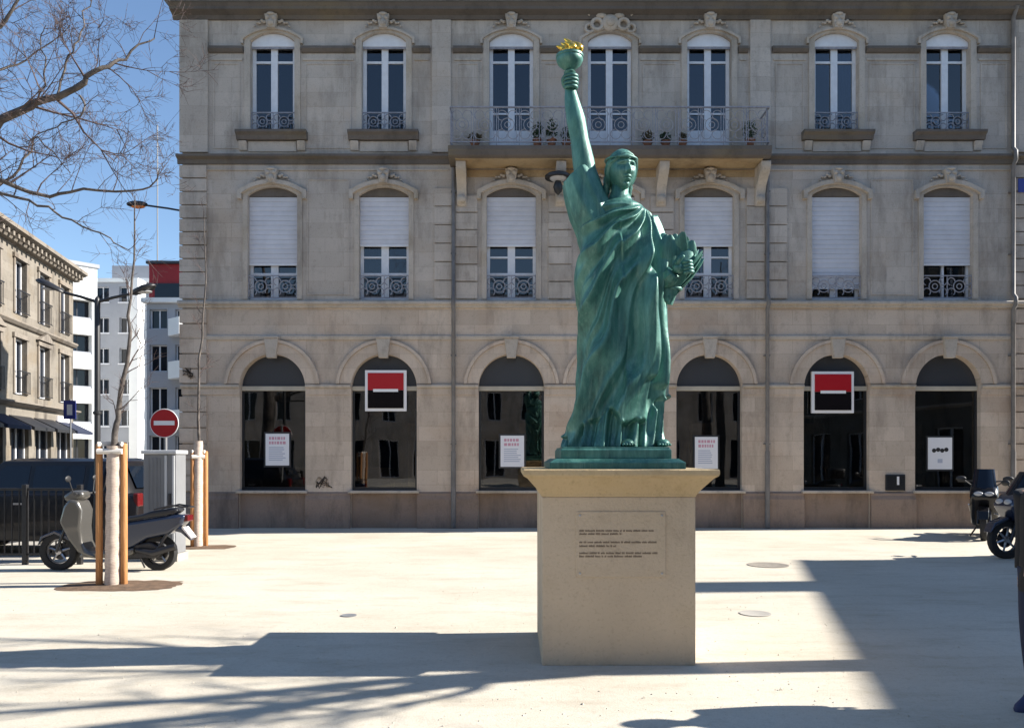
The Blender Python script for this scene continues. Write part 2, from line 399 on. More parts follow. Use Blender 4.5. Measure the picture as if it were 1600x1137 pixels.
def arch_band(mb, cx, h, zs, rise, w, y0, y1, n=18, drop=0.0):
    """moulding that follows an arch: inner edge = the opening, width w, from y0 (out) to y1"""
    def pts(hh, rr):
        out = []
        rad = (h * h + rise * rise) / (2 * rise); cz = zs + rise - rad; a = math.asin(min(1, h / rad))
        if rise > h * .999: a = pi / 2
        for k in range(n + 1):
            t = -a + 2 * a * k / n; out.append((cx + (rad + rr) * sin(t), cz + (rad + rr) * cos(t)))
        return out
    i, o = pts(h, 0.0), pts(h, w)
    if drop:
        i = [(cx - h, zs - drop)] + i + [(cx + h, zs - drop)]; o = [(cx - h - w, zs - drop)] + [p for p in o] + [(cx + h + w, zs - drop)]
        o[1] = (cx - h - w, o[1][1]) if rise < h * .9 else o[1]; o[-2] = (cx + h + w, o[-2][1]) if rise < h * .9 else o[-2]
    rr = [[(a[0], y0, a[1]), (b[0], y0, b[1]), (b[0], y1, b[1]), (a[0], y1, a[1])] for a, b in zip(i, o)]
    mb.rings(rr)

# ------------------------------------------------------------------ the long stone building
YF = 18.18; PM = FPX / YF
fx = lambda px: (px - 800) / PM
fz = lambda py: CAMH + (HOR - py) / PM
XL, XR = fx(285), 11.95
bd = thing('stone_building', 'long three storey pale stone building with arched ground floor behind the statue', 'building', (0, YF, 0))
BX = [fx(v) for v in (426, 600, 799, 953, 1108, 1307, 1481)]
EDG = [XL] + [(a + b) / 2 for a, b in zip(BX[:-1], BX[1:])] + [XR]
Z1, Z2, Z3 = 5.13, 8.46, 11.63
GH, GS = .745, 3.2
low = MB(); up = MB()
for k, cx in enumerate(BX):
    wall_bay(low, EDG[k], EDG[k + 1], 0, Z1, (cx, GH, 0.0, GS, GH), .30, 24)
    wall_bay(up, EDG[k], EDG[k + 1], Z1, Z2, (cx, .56, 5.19, 7.56, .19), .24)
    wall_bay(up, EDG[k], EDG[k + 1], Z2, Z3, (cx, .50, 8.99 if k not in (2, 3, 4) else 8.47, 11.06, .20), .24)
for mb, a, b in ((low, 0, Z1), (up, Z1, Z3)):     # sides and back
    mb.add([(XL, 0, a), (XL, 0, b), (XL, 11, b), (XL, 11, a)], [(0, 1, 2, 3)])
    mb.add([(XR, 0, a), (XR, 11, a), (XR, 11, b), (XR, 0, b)], [(0, 1, 2, 3)])
    mb.add([(XL, 11, a), (XL, 11, b), (XR, 11, b), (XR, 11, a)], [(0, 1, 2, 3)])
low.build('wall', 'stone_lower', bd); up.build('wall', 'stone_upper', bd)

# plinth piers, panels under the shop windows, impost and string courses
def bar(name, x0, x1, d, z0, z1, m, parent=bd, bev=0.012, y1=0.0):
    return MB().box(x0, x1, -d, y1 + .002, z0, z1).build(name, m, parent, bevel=bev)
ed = [XL - .0] + [v for cx in BX for v in (cx - GH, cx + GH)] + [XR]
for k in range(0, len(ed), 2):
    a, b = ed[k], ed[k + 1]
    m = MB(); m.prism([(0.002, 0), (-.09, 0), (-.09, .66), (-.055, .74), (-.055, .80), (0.002, .83)], a + .01 if k else a - .05, b - .01 if k < 14 else b + .05, 'x')
    m.build('plinth', 'stone_plinth', bd, bevel=.008)
    # impost course: a thin ledge with a flat band under it
    m = MB(); m.prism([(0.002, GS - .02), (-.05, GS - .02), (-.075, GS + .01), (-.075, GS + .05), (0.002, GS + .07)], a + .006 if k else a - .03, b - .006 if k < 14 else b + .03, 'x')
    m.build('impost', 'stone_trim', bd)
    m = MB(); m.box(a + .004 if k else a - .015, b - .004 if k < 14 else b + .015, -.025, .002, GS - .17, GS - .022); m.build('impost_band', 'stone_lower', bd, bevel=.006)
    # pier frame edges beside the arch
rr = random.Random(4)
def cornice(name, prof, m, x0=XL, x1=XR, ext=.0, parent=bd):
    return MB().prism(prof, x0 - ext, x1 + ext, 'x').build(name, m, parent)
cornice('moulding', [(.002, fz(531)), (-.03, fz(531)), (-.045, fz(527)), (-.045, fz(525)), (.002, fz(523))], 'stone_trim', ext=.02)
cornice('string_course', [(.002, 5.0), (-.05, 5.0), (-.06, 5.06), (-.12, 5.075), (-.12, 5.125), (-.10, 5.15), (.002, 5.18)], 'stone_trim', ext=.08)
for (a, b) in ((XL - .1, -1.36), (5.62, XR + .1)):
    cornice('string_course', [(.002, 8.26), (-.04, 8.26), (-.05, 8.36), (-.15, 8.40), (-.15, 8.45), (.002, 8.50)], 'stone_dark', a, b)
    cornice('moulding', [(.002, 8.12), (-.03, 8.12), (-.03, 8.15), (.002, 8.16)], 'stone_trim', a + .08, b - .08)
cornice('cornice', [(.002, Z3 - .10), (-.05, Z3 - .10), (-.08, Z3 - .02), (-.24, Z3 + .03), (-.24, Z3 + .09), (-.30, Z3 + .16), (.1, Z3 + .17)], 'stone_dark', ext=.2)
cornice('gutter', [(.05, Z3 + .172), (-.33, Z3 + .172), (-.40, Z3 + .26), (-.40, Z3 + .34), (.05, Z3 + .40)], 'zinc', ext=.28)
m = MB(); m.add([(XL - .25, -.2, Z3 + .4), (XR + .25, -.2, Z3 + .4), (XR + .25, 11.2, Z3 + .4), (XL - .25, 11.2, Z3 + .4), (XL + .8, 1.5, Z3 + 1.7), (XR - .8, 1.5, Z3 + 1.7), (XR - .8, 9.5, Z3 + 1.7), (XL + .8, 9.5, Z3 + 1.7)],
                [(0, 1, 5, 4), (1, 2, 6, 5), (2, 3, 7, 6), (3, 0, 4, 7), (4, 5, 6, 7)])
m.build('roof', 'slate', bd)

# quoins at both ends and the banded pilasters round the middle bays
qn = MB().box(-.5, .5, -.5, .5, -.5, .5).mesh('quoin', 'stone_upper')
ql = MB().box(-.5, .5, -.5, .5, -.5, .5).mesh('quoin', 'stone_lower')
def quoins(x0, x1, z0, z1, n, d=.05, me=qn, alt=0.0):
    h = (z1 - z0) / n
    for k in range(n):
        e = alt if k % 2 else 0
        o = place('quoin', me, bd, ((x0 + x1 + (e if x0 < 0 else -e)) / 2, -d / 2 + .0015, z0 + h * (k + .5)), .012, 1)
        o.scale = (x1 - x0 - e * 0 + (e if x0 > 0 else e) , d + .003, h - .028)
        o.location.y += rr.uniform(-.004, .004)
for (a, b) in ((XL - .05, XL + .56), (XR - .56, XR + .05)):
    quoins(a, b, 5.2, 8.24, 10, alt=.0)
    quoins(a, b, .84, GS - .2, 6, me=ql); quoins(a, b, GS + .08, 4.98, 5, me=ql)
for (a, b) in ((712, 746), (857, 893), (1016, 1052), (1166, 1194), (1201, 1229), (679, 706)):
    quoins(fx(a), fx(b), 5.2, 7.72 if (a < 700 or a > 1150) else 7.55, 6, .045)
# plain pilaster strips of the top storey
for (a, b) in ((285, 326), (675, 705), (1171, 1203), (1580, 1622)):
    MB().box(fx(a) - (.05 if a == 285 else 0), min(fx(b), XR + .05), -.06, .002, 8.52, Z3 - .11).build('pilaster', 'stone_upper', bd, bevel=.01)

# ---- ground floor shop windows
kst = MB(); kst.prism([(-.10, 0), (.10, 0), (.16, .44), (-.16, .44)], -.14, .0015, 'y'); kst.prism([(-.17, .44), (.17, .44), (.17, .49), (-.17, .49)], -.16, .0015, 'y')
kme = kst.mesh('keystone', 'stone_trim')
for k, cx in enumerate(BX):
    m = MB(); arch_band(m, cx, GH, GS + .052, GH - .052 + .0, .27, -.05, .0015, 26)
    m2 = MB(); arch_band(m2, cx, GH + .27, GS + .052, GH + .27, .06, -.085, .0015, 26)
    ar = MB(); 
    rad0 = GH
    for (w0, w1, d) in ((.004, .26, .045), (.265, .335, .08)):
        rings = []
        for q in range(29):
            t = -pi / 2 + pi * q / 28
            ci, co = GH + w0, GH + w1
            zz = lambda r: max(GS + .075, GS + r * cos(t))
            rings.append([(cx + ci * sin(t), -d, zz(ci)), (cx + co * sin(t), -d, zz(co)), (cx + co * sin(t), .0015, zz(co)), (cx + ci * sin(t), .0015, zz(ci))])
        ar.rings(rings)
    a = ar.build('archivolt', 'stone_lower', bd)
    place('keystone', kme, a, (cx, 0, GS + GH - .09), .01)
    # window: dark frame with panes, cream bar at the springing, tinted fan light above
    w = MB(); y0, y1 = .14, .20
    w.box(cx - GH, cx - GH + .05, y0, y1, .86, GS - .07); w.box(cx + GH - .05, cx + GH, y0, y1, .86, GS - .07); w.box(cx - GH + .05, cx + GH - .05, y0, y1, .86, .93)
    win = w.build('shop_window', 'dark_frame', bd)
    f = MB(); f.add([(cx + GH * cos(pi * q / 24), .17, GS + .04 + max(0, GH * sin(pi * q / 24) - .0)) for q in range(25)], [tuple(range(25))]); f.build('fan_light', 'tinted_panel', win)
    MB().box(cx - GH + .002, cx + GH - .002, .10, .19, GS - .068, GS + .035).build('transom', 'cream_bar', win, bevel=.008)
    MB().box(cx - GH + .05, cx + GH - .05, .165, .175, .93, GS - .07).build('pane', 'shop_glass', win)
    MB().box(cx - GH - .06, cx + GH + .06, -.12, .14, .80, .858).build('sill', 'stone_trim', win, bevel=.01)
    MB().box(cx - GH + .002, cx + GH - .002, .03, .10, 0, .798).build('sill_panel', 'stone_plinth', win)
    r = MB(); rx = GH + .25
    r.add([(cx - rx, .3, .2), (cx + rx, .3, .2), (cx + rx, 4.0, .2), (cx - rx, 4.0, .2), (cx - rx, .3, 4.4), (cx + rx, .3, 4.4), (cx + rx, 4.0, 4.4), (cx - rx, 4.0, 4.4)],
          [(0, 1, 2, 3), (4, 7, 6, 5), (2, 6, 7, 3), (0, 3, 7, 4), (1, 5, 6, 2)])
    r.build('interior', 'interior', win)
    # furniture inside the branch: a desk, a pale cupboard, a leaflet shelf
    rq = random.Random(k + 20); b = MB(); b.box(cx - .7, cx + rq.uniform(-.2, .5), 1.6, 2.2, .2, 1.15 + rq.uniform(0, .3)); b.box(cx + .2, cx + .75, 2.6, 3.0, .2, 2.5)
    b.build('counter', 'interior_warm', win)

# ---- first floor windows with roller shutters
def scroll_guard(w, h):
    """cast iron window guard, drawn once: rails, rings and c-scrolls"""
    g = MB(); y = 0
    for z in (0, h): g.box(-w, w, -.014, .014, z - .012, z + .012)
    for x in (-w, -.0, w): g.box(x - .009, x + .009, -.009, .009, 0, h)
    for s in (-1, 1):
        c = s * w / 2
        g.ring((c, 0, h * .52), h * .27, .013, 14, 4)
        g.ring((c, 0, h * .52), h * .12, .012, 10, 4)
        for t in (-1, 1):
            g.ring((c + t * w * .33, 0, h * .74), h * .17, .012, 10, 4, a0=pi * .5 + (0 if t > 0 else -pi * .5), a1=pi * 1.9 + (0 if t > 0 else -pi * .5))
            g.ring((c + t * w * .33, 0, h * .27), h * .17, .012, 10, 4, a0=-pi * .3, a1=pi * 1.1)
    return g
g1 = scroll_guard(.555, .50).mesh('guard_rail', 'grey_iron', 40)
g2 = scroll_guard(.495, .42).mesh('guard_rail', 'grey_iron', 40)
slat = MB().prism([(0, .001), (-.008, .010), (-.010, .055), (-.008, .100), (0, .1075), (.01, .1075), (.01, .001)], -.558, .558, 'x').mesh('shutter_slat', 'shutter')
SH = [fz(v) for v in (404, 380, 373, 373, 373, 441, 403)]
crv = MB()      # carved keystone: scroll block with leaf lobes
crv.prism([(-.09, 0), (.09, 0), (.14, .30), (-.14, .30)], -.16, .0015, 'y')
crv.ball((0, -.16, .10), .075, 10, 6, (1, .7, 1.1)); crv.ball((-.07, -.14, .22), .06, 8, 6); crv.ball((.07, -.14, .22), .06, 8, 6)
crv.ball((0, -.15, .30), .07, 8, 6, (1.5, .8, .6))
for s in (-1, 1):
    for q in range(5):
        crv.ball((s * (.17 + q * .055), -.05, .17 - q * q * .006 + .03 * (q % 2)), .05 - q * .005, 8, 5, (1, .8, .8))
cme = crv.mesh('keystone', 'stone_trim', 60)
for k, cx in enumerate(BX):
    h, zs, ri, zb = .56, 7.56, .19, 5.19
    s = MB(); arch_band(s, cx, h + .004, zs, ri, .11, -.03, .0015, 16, drop=2.36)
    sur = s.build('window_surround', 'stone_trim', bd)
    s = MB(); arch_band(s, cx, h + .13, zs + .02, ri + .03, .09, -.11, .0015, 16, drop=.12); s.build('hood', 'stone_trim', sur)
    place('keystone', cme, sur, (cx, 0, zs + ri + .06), 0)
    f = MB(); y0, y1 = .17, .23
    zt = zs - .02
    f.box(cx - h, cx - h + .07, y0, y1, zb, zt); f.box(cx + h - .07, cx + h, y0, y1, zb, zt); f.box(cx - h + .07, cx + h - .07, y0, y1, zb, zb + .09)
    f.box(cx - .085, cx + .085, y0 - .01, y1, zb + .09, zt)
    for zz in ((zb + .62, zb + 1.0) if k in (1, 2, 3, 4) else (zb + .62,)):
        f.box(cx - h + .07, cx - .085, y0, y1, zz - .02, zz + .02); f.box(cx + .085, cx + h - .07, y0, y1, zz - .02, zz + .02)
    if k == 6:
        f = MB(); f.box(cx - h, cx - h + .05, y0, y1, zb, zt); f.box(cx + h - .05, cx + h, y0, y1, zb, zt); f.box(cx - h + .05, cx + h - .05, y0, y1, zb, zb + .07); f.box(cx - .05, cx - .0, y0, y1, zb + .07, zt)
    win = f.build('window', 'white_paint', bd)
    for sx in (-1, 1):
        MB().box(cx + (sx * .085 if sx > 0 else -h + .07), cx + (h - .07 if sx > 0 else -.085), .198, .204, zb + .09, zt).build('pane', 'window_glass', win)
    r = MB(); rx = h + .3
    r.add([(cx - rx, .26, zb - .1), (cx + rx, .26, zb - .1), (cx + rx, 2.5, zb - .1), (cx - rx, 2.5, zb - .1), (cx - rx, .26, zs + .4), (cx + rx, .26, zs + .4), (cx + rx, 2.5, zs + .4), (cx - rx, 2.5, zs + .4)],
          [(0, 1, 2, 3), (4, 7, 6, 5), (2, 6, 7, 3), (0, 3, 7, 4), (1, 5, 6, 2)])
    r.build('interior', 'interior_warm' if k in (0, 6) else 'interior', win)
    if k in (1, 3, 4):
        c = MB(); n = 18
        c.rings([[(cx - h + .05 + .42 * q / n, .33 + .025 * sin(q * 2.1), z) for q in range(n + 1)] for z in (zb + .05, zt)], cap=False, closed=False)
        c.build('curtain', 'curtain', win)
    # soffit box that closes the arch above the shutter
    MB().box(cx - h + .002, cx + h - .002, .07, .16, zs - .005, zs + ri + .02).build('shutter_box', 'stone_dark', win)
    z = zs - .01
    q = 0
    while z > SH[k]:
        z -= .108
        o = place('shutter_slat', slat, win, (cx, .105 + (q % 2) * .001, z)); q += 1
    MB().box(cx - .556, cx + .556, .09, .125, z - .05, z - .002).build('shutter_bar', 'white_paint', win)
    place('guard_rail', g1, win, (cx, .03, zb + .05))

# ---- second floor windows
for k, cx in enumerate(BX):
    h, zs, ri = .50, 11.06, .20
    door = k in (2, 3, 4)
    zb = 8.47 if door else 8.99
    s = MB(); arch_band(s, cx, h + .004, zs, ri, .13, -.035, .0015, 16, drop=zs - zb - .01)
    sur = s.build('window_surround', 'stone_trim', bd)
    s = MB(); arch_band(s, cx, h + .15, zs + .02, ri + .02, .05, -.08, .0015, 16, drop=.1); s.build('hood', 'stone_trim', sur)
    if k == 3:      # bigger carved cartouche over the middle window
        c = MB(); c.ball((0, -.06, .18), .2, 14, 8, (1, .5, 1)); c.ball((0, -.14, .18), .11, 12, 8, (1, .6, 1.1))
        for sx in (-1, 1):
            c.ring((sx * .3, -.07, .14), .12, .05, 14, 6); c.ring((sx * .47, -.06, .06), .09, .04, 12, 6); c.ball((sx * .2, -.08, .33), .09, 8, 6, (1.4, .7, .7))
        c.ring((0, -.06, -.02), .62, .04, 20, 6, a0=pi * .2, a1=pi * .8)
        c.build('cartouche', 'stone_trim', sur, smooth=60, loc=(cx, 0, zs + ri + .0))
    else:
        place('keystone', cme, sur, (cx, 0, zs + ri + .04), 0)
    f = MB(); y0, y1 = .15, .21; zt = fz(69)
    f.box(cx - h, cx - h + .08, y0, y1, zb, zt); f.box(cx + h - .08, cx + h, y0, y1, zb, zt); f.box(cx - h + .08, cx + h - .08, y0, y1, zb, zb + .08)
    f.box(cx - .075, cx + .075, y0 - .015, y1, zb + .08, zt)
    zq = fz(93)
    for a, b in ((cx - h + .08, cx - .075), (cx + .075, cx + h - .08)):
        f.box(a, b, y0, y1, zq - .025, zq + .025)
        if door: f.box(a, b, y0 + .01, y1, zb + .08, zb + .62); f.box(a, b, y0, y1, zb + .98, zb + 1.02)
    win = f.build('window', 'white_paint', bd)
    for a, b in ((cx - h + .08, cx - .075), (cx + .075, cx + h - .08)):
        MB().box(a, b, .178, .184, zb + (.62 if door else .08), zt).build('pane', 'window_glass', win)
    # white shutter box filling the arch head
    n = 12; rad = (h * h + ri * ri) / (2 * ri); cz = zs + ri - rad; aa = math.asin(h / rad)
    prof = [(cx - h + .003, zt - .03), (cx + h - .003, zt - .03)] + [(cx + (rad - .004) * sin(t), cz + (rad - .004) * cos(t)) for t in [aa * .985 - 2 * aa * .985 * q / n for q in range(n + 1)]]
    MB().prism(prof, .06, .145, 'y').build('shutter_box', 'white_paint', win, bevel=.004)
    MB().box(cx - h + .003, cx + h - .003, .07, .1, zt - .075, zt - .032).build('shutter_bar', 'grey_iron', win)
    r = MB(); rx = h + .3
    r.add([(cx - rx, .24, zb - .1), (cx + rx, .24, zb - .1), (cx + rx, 2.5, zb - .1), (cx - rx, 2.5, zb - .1), (cx - rx, .24, zs + .4), (cx + rx, .24, zs + .4), (cx + rx, 2.5, zs + .4), (cx - rx, 2.5, zs + .4)],
          [(0, 1, 2, 3), (4, 7, 6, 5), (2, 6, 7, 3), (0, 3, 7, 4), (1, 5, 6, 2)])
    r.build('interior', 'interior', win)
    if k in (5, 6):
        c = MB(); n = 14; c.rings([[(cx + .05 + .40 * q / n, .30 + .02 * sin(q * 2.3), z) for q in range(n + 1)] for z in (zb + .05, zt)], cap=False, closed=False); c.build('curtain', 'curtain', win)
    if not door:
        place('guard_rail', g2, win, (cx, .04, zb + .04))
        sl_ = MB(); sl_.prism([(.1, zb - .002), (-.2, zb - .002), (-.2, zb - .06), (-.13, zb - .11), (-.10, zb - .2), (.0015, zb - .2), (.0015, zb - .05), (.1, zb - .05)], cx - .80, cx + .80, 'x')
        si = sl_.build('sill', 'stone_dark', win, bevel=.008)
        for sx in (-1, 1):
            MB().prism([(-.1, zb - .22), (.0015, zb - .22), (.0015, zb - .44), (-.04, zb - .42)], cx + sx * .66 - .09, cx + sx * .66 + .09, 'x').build('bracket', 'stone_trim', win, bevel=.01)
        MB().box(cx - .55, cx + .55, -.03, .0015, zb - .45, zb - .215).build('apron', 'stone_trim', win, bevel=.008)
# ledges and sunk panel frames between the top windows
gap = [(XL + .62, BX[0] - .66)] + [(a + .66, b - .66) for a, b in zip(BX[:-1], BX[1:])] + [(BX[6] + .66, XR - .62)]
sub = []
for i, (a, b) in enumerate(gap):
    if i == 2: sub += [(a, fx(672)), (fx(708), b)]
    elif i == 5: sub += [(a, fx(1168)), (fx(1206), b)]
    else: sub.append((a, b))
for a, b in sub:
    if b - a < .15: continue
    m = MB(); m.prism([(.0015, fz(84)), (-.05, fz(83)), (-.10, fz(79)), (-.10, fz(75)), (.0015, fz(73))], a, b, 'x'); l = m.build('ledge', 'stone_dark', bd)
    MB().prism([(.0015, fz(95)), (-.025, fz(95)), (-.025, fz(92)), (.0015, fz(91))], a + .03, b - .03, 'x').build('ledge_moulding', 'stone_trim', l)
    if b - a > .5:
        p = MB(); za, zb_ = 8.62, fz(99)
        for (x0, x1, z0, z1) in ((a + .08, b - .08, za, za + .03), (a + .08, b - .08, zb_ - .03, zb_), (a + .08, a + .11, za + .03, zb_ - .03), (b - .11, b - .08, za + .03, zb_ - .03)):
            p.box(x0, x1, -.015, .0015, z0, z1)
        p.build('panel_frame', 'stone_upper', bd)
# first floor panel frames between windows
for a, b in ((BX[0] + .78, BX[1] - .78), (BX[5] + .78, BX[6] - .78)):
    p = MB()
    for (x0, x1, z0, z1) in ((a, b, 5.3, 5.33), (a, b, 7.9, 7.93), (a, a + .03, 5.33, 7.9), (b - .03, b, 5.33, 7.9)): p.box(x0, x1, -.016, .0015, z0, z1)
    p.build('panel_frame', 'stone_upper', bd)

# ---- the long balcony of the three middle windows
bal = MB(); B0, B1, BD = -1.40, 5.68, .72
bal.prism([(.0015, 8.19), (-BD + .1, 8.19), (-BD + .04, 8.22), (-BD + .02, 8.29), (-BD, 8.33), (-BD, 8.42), (.0015, 8.44)], B0, B1, 'x')
bo = bal.build('balcony', 'stone_dark', bd, bevel=.01)
MB().box(B0 + .15, B1 - .15, -BD + .14, .001, 8.165, 8.1885).build('soffit', 'stone_ochre', bo)
con = MB(); con.prism([(.0015, 0), (.0015, -.85), (-.07, -.87), (-.13, -.78), (-.12, -.62), (-.18, -.45), (-.34, -.30), (-.46, -.22), (-.52, -.10), (-.52, 0)], -.11, .11, 'x')
con.ring((0, -.40, -.13), .07, .03, 12, 6, axis='x'); con.ball((0, -.12, -.72), .1, 10, 6, (1.1, .8, 1))
come = con.mesh('console', 'stone_trim', 40)
for px in (722, 875, 1032, 1186): place('console', come, bo, (fx(px), 0, 8.16), .012)
# ochre band of rain-stained stone under the balcony
MB().box(B0 + .1, B1 - .1, -.028, .0015, 7.97, 8.13).build('frieze', 'stone_ochre', bo, bevel=.008)
rl = MB()
yb = -BD + .06; zt = 9.27
rl.box(B0 + .04, B1 - .04, yb - .022, yb + .022, zt - .015, zt + .015); rl.box(B0 + .04, B1 - .04, yb - .012, yb + .012, 8.50, 8.52)
for x in (B0 + .05, B1 - .05):
    rl.box(x - .02, x + .02, yb, 0, zt - .015, zt + .015); rl.box(x - .01, x + .01, yb, 0, 8.50, 8.52)
ro = rl.build('hand_rail', 'grey_iron', bo)
pan = MB(); pw = (B1 - B0 - .12) / 14
pan.box(-pw / 2, -pw / 2 + .016, -.008, .008, 8.44, zt - .015)
h0, h1 = 8.52, zt - .015; hh = h1 - h0
pan.ring((0, 0, h0 + hh * .5), hh * .2, .009, 14, 4); pan.ring((0, 0, h0 + hh * .5), hh * .09, .009, 10, 4)
for sx in (-1, 1):
    pan.ring((sx * pw * .24, 0, h0 + hh * .78), hh * .15, .008, 10, 4, a0=0, a1=pi * 1.5); pan.ring((sx * pw * .24, 0, h0 + hh * .22), hh * .15, .008, 10, 4, a0=pi * .5, a1=pi * 2)
    pan.box(sx * pw * .40 - .006, sx * pw * .40 + .006, -.006, .006, h0, h1)
pme = pan.mesh('railing_panel', 'grey_iron', 40)
for q in range(14): place('railing_panel', pme, bo, (B0 + .06 + pw * (q + .5), yb, 0))
for x in (B0 + .05, B1 - .05):
    o = place('railing_panel', pme, bo, (x, yb / 2, 0)); o.rotation_euler.z = pi / 2
# ---- downpipes, vents, scrawls
for px, za, zb_, yy in ((709, 0.0, 8.15, -.10), (1197, 0.0, 8.15, -.10), (1579, 0.0, Z3 + .2, -.10)):
    p = MB(); x = fx(px)
    pts = [(x, yy, .03), (x, yy, 4.95), (x, yy - .09, 5.05), (x, yy - .09, 5.2), (x, yy, 5.3), (x, yy, zb_ if zb_ < 8.2 else 8.2)]
    if zb_ > 8.2: pts += [(x, yy - .09, 8.3), (x, yy - .09, 8.5), (x, yy, 8.6), (x, yy, Z3 - .1), (x, yy - .15, Z3 + .1)]
    p.tube(pts, .045, 10)
    for z in (1.9, 3.9, 6.2, 7.6): p.box(x - .06, x + .06, yy - .02, .0015, z, z + .03)
    d = p.build('downpipe', 'pipe_paint', bd, smooth=50)
    MB().tube([(x, yy, .02), (x, yy, 1.75)], .055, 10).build('pipe_shoe', 'pipe_paint', d, smooth=50)
v = MB(); x = fx(1398)
v.box(x - .22, x + .22, -.05, .0015, fz(766), fz(741)); vo = v.build('vent', 'dark_frame', bd, bevel=.01)
for q in range(6): MB().box(x - .19, x + .19, -.062, -.048, fz(765) + .02 + q * .055, fz(765) + .045 + q * .055).build('louvre', 'dark_metal', vo)
MB().box(x + .02, x + .07, -.07, -.06, fz(757), fz(744)).build('sticker', 'sign_white', vo)
gr = MB(); rg = random.Random(9); x, z = fx(507), fz(752)
for q in range(7):
    pts = [(x + rg.uniform(-.2, .22), -.004, z + rg.uniform(-.16, .14)) for _ in range(4)]
    gr.tube(pts, [.012, .02, .02, .01], 4, flat=.2)
gr.build('graffiti', 'ink', bd)
gr = MB(); x, z = fx(296), fz(584)
for q in range(7):
    pts = [(x + rg.uniform(-.14, .17), -.056, z + rg.uniform(-.13, .13)) for _ in range(4)]
    gr.tube(pts, [.012, .018, .018, .01], 4, flat=.2)
gr.build('graffiti', 'ink', bd)
m = MB(); m.box(fx(1588), fx(1622), -.075, -.052, fz(302), fz(281)); so_ = m.build('street_plate', 'sign_blue', bd); so_['label'] = 'small blue enamel street name plate'

# ------------------------------------------------------------------ square signs, posters, lamps on the facade
def logo_sign(px0, px1, py0, py1, label):
    x0, x1, z0, z1 = fx(px0), fx(px1), fz(py1), fz(py0)
    cx, cz, w, h = (x0 + x1) / 2, (z0 + z1) / 2, (x1 - x0) / 2, (z1 - z0) / 2
    t = thing('bank_sign', label, 'sign', (cx, YF + .04, cz), 0, 'square red and black bank signs')
    MB().box(-w, w, -.02, .05, -h, h).build('white_frame', 'sign_white', t, bevel=.006)
    b = .065
    MB().box(-w + b, w - b, -.035, -.0185, .012, h - b).build('red_half', 'logo_red', t)
    MB().box(-w + b, w - b, -.035, -.0185, -h + b, .008).build('black_half', 'logo_black', t)
    MB().box(-w * .60, w * .60, -.04, -.0345, -.028, .036).build('white_bar', 'sign_white', t)
    MB().box(-.02, .02, .048, .10, -.1, .1).build('mount', 'dark_metal', t)
logo_sign(570, 635, 578, 642, 'square red and black bank sign in second arch from left street')
logo_sign(1269, 1335, 580, 645, 'square red and black bank sign in arch right of the statue')
def poster(px0, px1, py0, py1, label, pink=True):
    x0, x1, z0, z1 = fx(px0), fx(px1), fz(py1), fz(py0)
    w, h = (x1 - x0) / 2, (z1 - z0) / 2
    t = thing('poster', label, 'poster', ((x0 + x1) / 2, YF + .158, (z0 + z1) / 2), 0, 'posters in the shop windows')
    MB().box(-w - .04, w + .04, -.012, .004, -h - .04, h + .04).build('frame', 'dark_frame', t)
    MB().box(-w, w, -.018, -.0105, -h, h).build('sheet', 'poster_white', t)
    if pink:
        hd = MB(); rq = random.Random(px0)
        for r_ in range(2):
            x = -w * .7
            while x < w * .6:
                q = rq.uniform(.03, .07); hd.box(x, min(x + q, w * .75), -.0195, -.0175, h * (.62 - r_ * .28), h * (.80 - r_ * .28)); x += q + .018
        hd.build('heading', 'poster_pink', t)
        ln = MB()
        for r_ in range(7): ln.box(-w * .72, w * rq.uniform(.3, .75), -.0195, -.0175, h * (.1 - r_ * .13), h * (.16 - r_ * .13))
        ln.build('small_print', 'poster_grey', t)
    else:
        hd = MB()
        for q in range(4): hd.lathe([(.001, -.0195), (.05, -.0195), (.05, -.0175), (.001, -.0175)], 10, -w * .5 + q * w * .34, 0, h * .18 + .02 * (q % 2), 'y')
        hd.build('picture', 'dark_metal', t)
        MB().box(-w * .2, w * .2, -.0195, -.0175, -h * .6, -h * .35).build('small_print', 'poster_grey', t)
poster(412, 449, 677, 727, 'white poster with pink heading in the arch nearest the left street')
poster(782, 819, 680, 729, 'white poster with pink heading in arch just left of the statue')
poster(1088, 1124, 682, 732, 'white poster with pink heading in arch just right of the pedestal')
poster(1455, 1493, 683, 733, 'white poster with small dark picture in the rightmost arch', False)

# hanging lantern on the facade
t = thing('wall_lantern', 'black iron wall lantern with white glass beside statue arm', 'lamp', (fx(870), YF, fz(290)))
m = MB(); m.tube([(.1, 0, .12), (.05, -.25, .18), (.0, -.5, .14), (0, -.5, .1)], .018, 6); m.box(.04, .16, -.02, .002, -.1, .24); m.build('bracket', 'black_iron', t)
MB().lathe([(.21, -.03), (.29, -.03), (.29, .02), (.25, .05), (.10, .10), (.02, .12)], 20, 0, -.5, .02).build('hood', 'black_iron', t, smooth=40)
MB().lathe([(.05, -.10), (.12, -.09), (.18, -.05), (.20, -.002), (.02, -.001)], 20, 0, -.5, .02).build('globe', 'lamp_clear', t, smooth=40)
MB().lathe([(.01, -.40), (.08, -.33), (.11, -.22), (.07, -.102), (.01, -.102)], 14, .0, -.5, .02).build('finial', 'black_iron', t, smooth=40)
